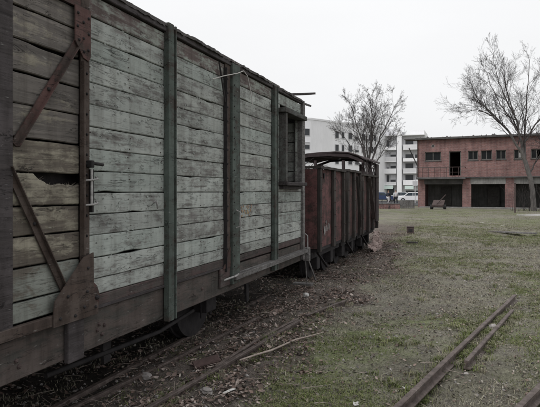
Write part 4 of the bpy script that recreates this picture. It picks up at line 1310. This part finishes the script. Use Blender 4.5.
# ------------------------------------------------------------------ people far off
def person(loc, rz, label, top, legs, stride=.18):
    root = thing('person', label, 'person', loc, rz)
    def skin(name, verts, edges, rad, mat, rootv=0):
        me = bpy.data.meshes.new(name); me.from_pydata(verts, edges, [])
        o = bpy.data.objects.new(name, me); link(o, root)
        sk = o.modifiers.new('skin', 'SKIN')
        for k, v in enumerate(me.skin_vertices[0].data):
            v.radius = (rad[k], rad[k]); v.use_root = (k == rootv)
        ss = o.modifiers.new('subsurf', 'SUBSURF'); ss.levels = ss.render_levels = 2
        me.materials.append(M[mat])
        return o
    s = stride
    # body (skin colour shows at head and hands), clothes as fuller sleeves over it
    V = [(0, 0, .93), (0, 0, 1.12), (0, 0, 1.36), (0, 0, 1.47), (0, -.01, 1.54), (0, -.02, 1.63), (0, -.015, 1.70),
         (.10, 0, .88), (.11, -s, .48), (.11, -s * .8, .08), (.11, -s * .8 - .14, .04), (-.10, 0, .88), (-.11, s * .6, .48), (-.11, s * 1.3, .09), (-.11, s * 1.3 - .13, .04),
         (.20, 0, 1.38), (.25, .05, 1.12), (.25, -.05, .86), (.25, -.07, .76), (-.20, 0, 1.38), (-.25, -.04, 1.12), (-.25, -.14, .88), (-.25, -.17, .78)]
    E = [(0, 1), (1, 2), (2, 3), (3, 4), (4, 5), (5, 6), (0, 7), (7, 8), (8, 9), (9, 10), (0, 11), (11, 12), (12, 13), (13, 14), (2, 15), (15, 16), (16, 17), (17, 18), (2, 19), (19, 20), (20, 21), (21, 22)]
    Rr = [.13, .12, .14, .065, .055, .10, .085, .09, .062, .042, .04, .09, .062, .042, .04, .065, .045, .034, .036, .065, .045, .034, .036]
    skin('body', V, E, Rr, 'skin')
    skin('jacket', V[0:3] + [(0, 0, 1.44)] + [V[15], V[16], V[17], V[19], V[20], V[21]], [(0, 1), (1, 2), (2, 3), (2, 4), (4, 5), (5, 6), (2, 7), (7, 8), (8, 9)], [.165, .155, .165, .09, .085, .064, .052, .085, .064, .052], top)
    skin('trousers', [V[0], V[7], V[8], V[9], V[11], V[12], V[13]], [(0, 1), (1, 2), (2, 3), (0, 4), (4, 5), (5, 6)], [.15, .115, .085, .068, .115, .085, .068], legs)
    skin('hair', [(0, .02, 1.66), (0, .015, 1.735)], [(0, 1)], [.105, .085], 'hair')
    mb = MB()
    for x in (-.036, .036): mb.disc((x, -.115, 1.645), (0, 1, 0), .012, .012, 8)
    mb.build('eyes', 'hair', root, None, 'stuff')
    MB().tube([(0, -.118, 1.65), (0, -.138, 1.61), (0, -.12, 1.60)], [.01, .016, .01], 6).build('nose', 'skin', root)
    return root
person((-8.4, 63.0, .0), R(150), 'person in dark jacket and white trousers walking left of the other pedestrian', 'cloth_dark', 'cloth_white')
person((-7.6, 63.4, .0), R(200), 'person in white top and dark trousers walking nearest the street sign', 'cloth_white', 'cloth_dark')

# street sign on a white post beside the building
sp = thing('street_sign', 'white sign post in the street at the corner of the brick building', 'sign', (-6.35, 74.0, 0))
MB().tube([(0, 0, 0), (0, 0, 3.1)], .05, 10).build('pole', 'frame_white', sp)
MB().box(-.32, .32, -.08, -.052, 2.3, 2.95, .01).build('sign_plate', 'frame_white', sp)

# ------------------------------------------------------------------ trees
class Tree:
    def __init__(s, seed): s.r = random.Random(seed); s.tw = MB(); s.n = 0
    def tube_fast(s, mb, pts, rad, n): mb.tube(pts, rad, n, False)
    def grow(s, p, d, L, r0, level, maxlevel, up):
        r = s.r
        n = 5 if level == 1 else (4 if level == 2 else 3)
        pts = [p.copy()]; rad = [r0]
        dd = d.normalized()
        for k in range(n):
            dd = (dd + Vector((r.gauss(0, .07), r.gauss(0, .07), r.gauss(0, .06) + up))).normalized()
            p = p + dd * (L / n)
            pts.append(p.copy()); rad.append(max(r0 * (1 - .82 * (k + 1) / n), .0040))
        s.tw.tube(pts, rad, 5 if level == 1 else (4 if level == 2 else 3), False)
        s.n += 1
        if level >= maxlevel: return
        m = r.randint(6, 8) if level == 1 else (r.randint(4, 5) if level == 2 else r.randint(2, 3))
        for i in range(m):
            t = r.uniform(.22, .98) * n
            k = min(int(t), n - 1)
            q = pts[k].lerp(pts[k + 1], t - k)
            dirn = (pts[k + 1] - pts[k]).normalized()
            side = dirn.orthogonal().normalized()
            side.rotate(Matrix.Rotation(r.uniform(0, 6.283), 3, dirn))
            a = r.uniform(.35, .75)
            nd = dirn * math.cos(a) + side * math.sin(a)
            s.grow(q, nd, L * r.uniform(.30, .56), max(rad[k] * .6, .0055), level + 1, maxlevel, up)
    def limb(s, mb, ctrl, r0, r1, spawn, L, up, maxlevel=4, start=.15, jit=.03):
        r = s.r
        P = [Vector(c) for c in ctrl]
        pts = []
        for k in range(len(P) - 1):
            a, b = P[k], P[k + 1]
            pa, pb = P[max(k - 1, 0)], P[min(k + 2, len(P) - 1)]
            for i in range(5):
                t = i / 5
                q = .5 * ((2 * a) + (b - pa) * t + (2 * pa - 5 * a + 4 * b - pb) * t * t + (3 * a - pa - 3 * b + pb) * t ** 3)
                pts.append(q)
        pts.append(P[-1])
        pts = [q + Vector((r.gauss(0, jit), r.gauss(0, jit), r.gauss(0, jit * .4))) * (0 if i in (0,) else 1) for i, q in enumerate(pts)]
        n = len(pts)
        rad = [r0 + (r1 - r0) * (i / (n - 1)) ** .8 for i in range(n)]
        mb.tube(pts, rad, 8, False)
        for i in range(spawn):
            f = start + (1 - start) * (i + r.random()) / spawn
            t = f * (n - 1); k = min(int(t), n - 2)
            q = pts[k].lerp(pts[k + 1], t - k)
            dirn = (pts[k + 1] - pts[k]).normalized()
            side = dirn.orthogonal().normalized()
            side.rotate(Matrix.Rotation(r.uniform(0, 6.283), 3, dirn))
            a = r.uniform(.4, .85)
            nd = dirn * math.cos(a) + side * math.sin(a) + Vector((0, 0, .15))
            s.grow(q, nd, L * r.uniform(.6, 1.15) * (1.15 - .6 * f), max(rad[k] * .45, .012), 1, maxlevel, up)

def make_tree(label, base, trunk, limbs, bark, seed, L, spawn, up):
    root = thing('bare_tree', label, 'tree', base)
    T = Tree(seed)
    mb = PMB(); T.limb(mb, trunk[0], trunk[1], trunk[2], 0, L, up, jit=.015)
    mb.build('trunk', bark, root)
    for ctrl, r0, r1 in limbs:
        mb = PMB(); T.limb(mb, ctrl, r0, r1, spawn, L, up)
        mb.build('limb', bark if r0 > .11 else 'bark', root)
    T.tw.build('twigs', 'twig', root, None, 'stuff', fix=False)
    settle(root)
    return T.n
def dep3(c, k):  # spread guide points in depth
    return c
t1 = make_tree('bare vase shaped tree rising behind the last wagon before the white apartments', (-6.82, 40.08, 0),
    ([(-6.82, 40.08, -.1), (-6.83, 40.08, 1.8), (-6.82, 40.08, 3.6)], .19, .14),
    [([(-6.83, 40.06, 3.0), (-7.05, 39.6, 4.8), (-7.55, 39.0, 6.7), (-7.95, 38.6, 8.1)], .085, .013),
     ([(-6.82, 40.08, 3.5), (-6.62, 40.3, 5.6), (-6.62, 40.5, 7.4), (-6.75, 40.4, 8.9)], .11, .013),
     ([(-6.78, 40.1, 3.3), (-6.15, 40.9, 5.4), (-5.5, 41.6, 7.0), (-5.1, 42.1, 8.2)], .085, .013),
     ([(-6.87, 40.05, 2.8), (-7.7, 39.9, 4.1), (-8.2, 39.6, 5.2), (-8.8, 39.4, 6.0)], .055, .010),
     ([(-6.78, 40.1, 2.9), (-5.95, 40.2, 4.2), (-5.4, 40.4, 5.2), (-4.9, 40.5, 6.0)], .05, .010),
     ([(-6.87, 40.05, 3.6), (-7.5, 40.6, 5.3), (-8.1, 41.2, 6.5), (-8.5, 41.6, 7.6)], .07, .011),
     ([(-6.8, 40.1, 3.7), (-6.4, 39.2, 5.4), (-6.1, 38.6, 6.8), (-5.9, 38.2, 8.2)], .07, .011),
     ([(-6.8, 40.2, 3.6), (-7.1, 41.0, 5.2), (-7.2, 41.8, 6.7), (-7.3, 42.4, 8.0)], .07, .011)],
    'bark', 5, 2.0, 12, .05)
B2 = (5.25, 49.3, 0)
t2 = make_tree('tall leaning bare tree with pale trunk in front of the brick building', B2,
    ([(5.25, 49.3, -.1), (5.22, 49.3, .9), (5.08, 49.25, 2.2), (4.56, 49.1, 4.2)], .24, .17),
    [([(4.56, 49.1, 4.15), (4.15, 48.9, 6.4), (3.5, 48.6, 8.7), (2.75, 48.3, 11.6)], .15, .018),
     ([(4.56, 49.1, 4.15), (3.4, 48.4, 6.3), (1.9, 47.6, 8.1), (.55, 46.8, 9.2)], .13, .016),
     ([(4.60, 49.1, 4.4), (4.55, 49.3, 6.9), (4.75, 49.6, 9.4), (4.95, 49.8, 12.6)], .10, .016),
     ([(4.0, 48.9, 6.6), (3.3, 49.4, 8.0), (2.4, 50.2, 9.8), (1.6, 50.6, 12.2)], .085, .014),
     ([(2.6, 48.0, 7.2), (1.6, 48.6, 8.5), (.8, 49.0, 9.7), (.5, 49.2, 10.6)], .07, .013),
     ([(2.0, 47.75, 7.8), (1.3, 47.2, 8.1), (.7, 46.6, 8.2), (.2, 46.2, 8.0)], .06, .011),
     ([(4.3, 49.0, 5.3), (5.3, 48.4, 7.0), (6.2, 47.8, 8.6), (6.8, 47.5, 10.6)], .09, .014),
     ([(3.8, 48.7, 7.8), (3.0, 47.8, 9.2), (2.4, 47.0, 10.6), (2.0, 46.6, 12.6)], .07, .013),
     ([(4.9, 49.2, 3.0), (5.6, 49.0, 4.4), (6.6, 48.6, 5.6), (7.6, 48.4, 6.6)], .07, .012)],
    'bark_pale', 9, 2.9, 14, .02)
B3 = (6.95, 48.2, 0)
make_tree('second bare tree at the right edge beside the leaning tree', B3,
    ([(6.95, 48.2, -.1), (6.9, 48.2, 2.5), (6.6, 48.1, 5.0), (6.35, 48.0, 8.0)], .17, .10),
    [([(6.36, 48.0, 7.9), (6.1, 48.0, 9.4), (6.0, 48.2, 11.0), (5.9, 48.3, 12.4)], .09, .014),
     ([(6.55, 48.1, 5.4), (7.3, 47.8, 7.4), (7.8, 47.6, 9.4), (8.4, 47.3, 11.4)], .08, .014),
     ([(6.7, 48.15, 4.0), (5.9, 47.6, 5.0), (5.2, 47.2, 5.6), (4.5, 46.8, 5.9)], .05, .012)],
    'bark', 15, 1.8, 9, .03)
# scrub at the foot of the tree
def scrub(label, base, n, h, seed, spread):
    r = random.Random(seed)
    root = thing('shrub', label, 'shrub', base)
    T = Tree(seed)
    st_ = PMB()
    for i in range(n):
        a = r.uniform(0, 6.28); p = Vector(base) + Vector((math.cos(a) * r.random() * spread, math.sin(a) * r.random() * spread * .6, -.05))
        d = Vector((r.gauss(0, .28), r.gauss(0, .28), 1))
        q = p + d * h * .4
        st_.tube([p, p.lerp(q, .5), q], [.018, .014, .011], 4, False)
        T.grow(q, d, h * r.uniform(.5, .8), .010, 2, 3, .0)
    st_.build('stem', 'twig', root, None, 'stuff', fix=False)
    T.tw.build('twigs', 'twig', root, None, 'stuff', fix=False)
    settle(root)
scrub('bare scrub at the foot of the leaning tree', (4.7, 48.6, 0), 26, 1.9, 31, 1.5)
scrub('taller bare scrub right of the leaning tree', (7.0, 47.2, 0), 24, 2.6, 32, 1.4)
scrub('low bare scrub by the low wall behind the last wagon', (-6.6, 49.9, 0), 14, .9, 33, 1.0)

# ------------------------------------------------------------------ ground cover
def scatter(n, xlo, xhi, ylo, yhi, keep):
    out = []
    tot = 0
    while tot < n:
        x = rng.uniform(xlo, xhi, n * 2)
        # more of them near the camera, where each one shows
        y = ylo + (yhi - ylo) * rng.random(n * 2) ** 1.7
        k = rng.random(n * 2) < keep(x, y)
        out.append(np.stack([x[k], y[k]], 1)); tot += k.sum()
        if len(out) > 60: break
    return np.concatenate(out)[:n]

def view_keep(x, y):
    s, c = math.sin(R(19.95)), math.cos(R(19.95))
    d = -s * x + c * y; r = c * x + s * y
    return (np.abs(r) < d * .60 + .6).astype(float)

def leaves(pos, size, name, palette, lift=.012):
    n = len(pos)
    a = rng.uniform(0, 2 * np.pi, n)
    L = size * np.clip(rng.lognormal(-.2, .38, n), .35, 1.5); w = L * rng.uniform(.3, .7, n)
    u = np.stack([np.cos(a), np.sin(a), rng.normal(0, .32, n)], 1)
    v = np.stack([-np.sin(a), np.cos(a), rng.normal(0, .38, n)], 1)
    c = np.stack([pos[:, 0], pos[:, 1], gz(pos[:, 0], pos[:, 1]) + lift + rng.uniform(-.004, .016, n)], 1)
    up = np.array([0, 0, 1.0])
    curl = rng.uniform(-.12, .5, n) * L; fold = rng.uniform(-.05, .45, n) * w
    def pt(fu, fv):
        return c + u * (L * fu)[:, None] + v * (w * fv)[:, None] + up * (curl * (2 * fu) ** 2 * .45 + fold * abs(fv) * 1.6)[:, None]
    e = rng.uniform(-.08, .08, (4, n))
    P = np.stack([pt(-.5 + 0 * L, 0 * L), pt(-.18 + e[0], .46 + e[1]), pt(.20 + e[1], .38 + e[2]), pt(.5 + 0 * L, e[3]), pt(.20 + e[2], -.38 + e[3]), pt(-.18 + e[3], -.46 + e[0]), pt(-.1 + 0 * L, 0 * L), pt(.2 + 0 * L, 0 * L)], 1).reshape(-1, 3)
    k = np.arange(n)[:, None] * 8
    F = np.concatenate([k + np.array([q]) for q in ((0, 1, 6), (1, 2, 6), (2, 7, 6), (2, 3, 7), (3, 4, 7), (4, 6, 7), (4, 5, 6), (5, 0, 6))], 0)
    pal = np.array(palette)
    t = pal[rng.integers(0, len(pal), n)] * rng.uniform(.65, 1.25, (n, 1))
    o = fast_mesh(name, P, F, 'leaf', np.repeat(t, 8, 0))
    o['kind'] = 'stuff'
    return o
BROWN = [(.15, .107, .09), (.105, .08, .068), (.195, .147, .127), (.25, .20, .178), (.075, .06, .053), (.32, .27, .245), (.165, .118, .10), (.13, .097, .084)]
lp = scatter(26000, -5, 1.0, 2.3, 22, lambda x, y: view_keep(x, y) * np.clip(litter_mask(x, y), 0, 1) * (1 - .8 * wagon_shade_mask(x, y)) * (.18 + .82 * sstep(.40, .58, ND.fbm(x * 2.3, y * 2.3, 3))))
leaves(lp, .043, 'fallen_leaves', BROWN)
GREY = BROWN[:5] + [(.17, .152, .125), (.23, .21, .175), (.11, .10, .082), (.07, .062, .052), (.05, .045, .038), (.13, .115, .09), (.30, .275, .24)]
lp = scatter(52000, -4, 9.0, 2.5, 26, lambda x, y: view_keep(x, y) * (.45 + .55 * sstep(.40, .62, NC.fbm(x * .8, y * .8, 4))) * (1 - .75 * litter_mask(x, y)))
leaves(lp, .029, 'scattered_leaves', GREY, .004)

def blades(pos, h, name, palette, per, spread):
    n = len(pos) * per
    c = np.repeat(pos, per, 0) + rng.normal(0, spread, (n, 2))
    z = gz(c[:, 0], c[:, 1]) - .005
    a = rng.uniform(0, 2 * np.pi, n)
    H = h * rng.uniform(.4, 1.3, n); w = rng.uniform(.0018, .0042, n)
    lean = rng.uniform(.3, 1.5, n)
    side = np.stack([-np.sin(a), np.cos(a), np.zeros(n)], 1)
    fw = np.stack([np.cos(a), np.sin(a), np.zeros(n)], 1)
    b = np.concatenate([c, z[:, None]], 1)
    up = np.array([0, 0, 1.0])
    mid = b + fw * (H * lean * .3)[:, None] + up * (H * .62)[:, None]
    tip = b + fw * (H * lean * .95)[:, None] + up * (H * (.95 - .3 * lean))[:, None]
    P = np.stack([b - side * w[:, None], b + side * w[:, None], mid + side * w[:, None] * .7, mid - side * w[:, None] * .7, tip], 1).reshape(-1, 3)
    k = np.arange(n)[:, None] * 5
    F = np.concatenate([k + np.array([[0, 1, 2]]), k + np.array([[0, 2, 3]]), k + np.array([[3, 2, 4]])], 0)
    pal = np.array(palette)
    t = np.repeat(pal[rng.integers(0, len(pal), len(pos))], per, 0) * rng.uniform(.65, 1.3, (n, 1))
    o = fast_mesh(name, P, F, 'grass', np.repeat(t, 5, 0))
    o['kind'] = 'stuff'
    return o
GREEN = [(.12, .145, .052), (.145, .168, .066), (.095, .12, .042), (.18, .192, .092), (.168, .165, .09)]
STRAW = [(.28, .26, .195), (.22, .208, .155), (.165, .155, .11), (.34, .32, .25), (.18, .172, .12)]
gp = scatter(14000, -3, 9, 2.6, 26, lambda x, y: view_keep(x, y) * (.12 + .88 * sstep(.42, .58, NC.fbm(x * 1.6 + 4, y * 1.6, 4))) * green_mask(x, y) * (1 - .85 * litter_mask(x, y)))
blades(gp, .030, 'grass', GREEN, 10, .05)
gp = scatter(11000, -3.5, 10, 2.6, 30, lambda x, y: view_keep(x, y) * (1 - .7 * litter_mask(x, y)) * sstep(.35, .6, NB.fbm(x * 1.1, y * 1.1, 4)))
blades(gp, .04, 'dry_grass', STRAW, 8, .06)

# taller tufts: along the rails and in loose clumps
ta = []
for (p, q, w_) in (((-.90, 2.5), (.68, 8.75), 230), ((.0, 5.25), (.57, 7.72), 130), ((-.35, 2.4), (1.35, 6.8), 150), ((-2.3, 2.8), (-1.87, 6.16), 70), ((-1.86, 6.4), (-1.6, 7.6), 16), ((.85, 23.1), (2.45, 22.3), 40)):
    t_ = rng.random(w_)[:, None]
    ta.append(np.array([p]) * (1 - t_) + np.array([q]) * t_ + np.stack([rng.choice([-1, 1], w_) * rng.uniform(.022, .10, w_), rng.normal(0, .05, w_)], 1))
ta.append(scatter(900, -2, 10, 2.8, 30, lambda x, y: view_keep(x, y) * (1 - litter_mask(x, y)) * sstep(.60, .70, NB.fbm(x * 1.7 + 3, y * 1.7, 4))))
far = scatter(5000, -8, 18, 17, 50, lambda x, y: view_keep(x, y) * (x > -2.2 - .08 * (y - 17)) * (.2 + .8 * sstep(.45, .62, NB.fbm(x * .6, y * .6, 4))))
blades(far, .075, 'far_grass', GREEN + STRAW, 9, .12)
ta = np.concatenate(ta)
blades(ta, .062, 'grass_tufts', GREEN[:3] + STRAW[:3] + GREEN[3:], 26, .028)
# twigs and crumbs of stone between the leaves
mb = MB(); r_ = random.Random(77)
tp_ = scatter(900, -4.5, 4, 2.6, 14, lambda x, y: view_keep(x, y) * (.2 + .8 * litter_mask(x, y)))
for x, y in tp_:
    a = r_.uniform(0, 6.28); L = r_.uniform(.05, .22); z = float(gz(x, y)) + .015
    d = Vector((math.cos(a), math.sin(a), r_.uniform(-.05, .12)))
    p = Vector((x, y, z)); q = p + d * L * .5 + Vector((r_.uniform(-.01, .01), r_.uniform(-.01, .01), .006)); e = p + d * L
    mb.tube([p, q, e], [.003, .0035, .002], 3, False)
o = mb.build('dead_twigs', 'stick', None, None, 'stuff', fix=False)
n = 3500
pp = scatter(n, -4.5, 7, 2.5, 18, lambda x, y: view_keep(x, y) * (.35 + .65 * litter_mask(x, y)))
tet = np.array([(1, 0, -.35), (-.5, .87, -.35), (-.5, -.87, -.35), (.1, .1, .75), (.7, .7, .1), (-.9, .1, .15)])
s_ = rng.uniform(.006, .022, (n, 1, 1)) * rng.uniform(.6, 1.3, (n, 6, 3))
P = tet[None] * s_
a = rng.uniform(0, 6.28, n)
ca, sa = np.cos(a)[:, None], np.sin(a)[:, None]
P = np.stack([P[..., 0] * ca - P[..., 1] * sa, P[..., 0] * sa + P[..., 1] * ca, P[..., 2]], -1)
P += np.stack([pp[:, 0], pp[:, 1], gz(pp[:, 0], pp[:, 1]) + .006], 1)[:, None]
k = np.arange(n)[:, None] * 6
F = np.concatenate([k + np.array([f]) for f in ((0, 4, 3), (4, 1, 3), (1, 5, 3), (5, 2, 3), (2, 0, 3), (0, 1, 4), (1, 2, 5), (0, 2, 1))], 0)
t = rng.uniform(.05, .32, (n, 1)) * np.array([[1.0, .94, .90]])
o = fast_mesh('gravel', P.reshape(-1, 3), F, 'leaf', np.repeat(t, 6, 0)); o['kind'] = 'stuff'
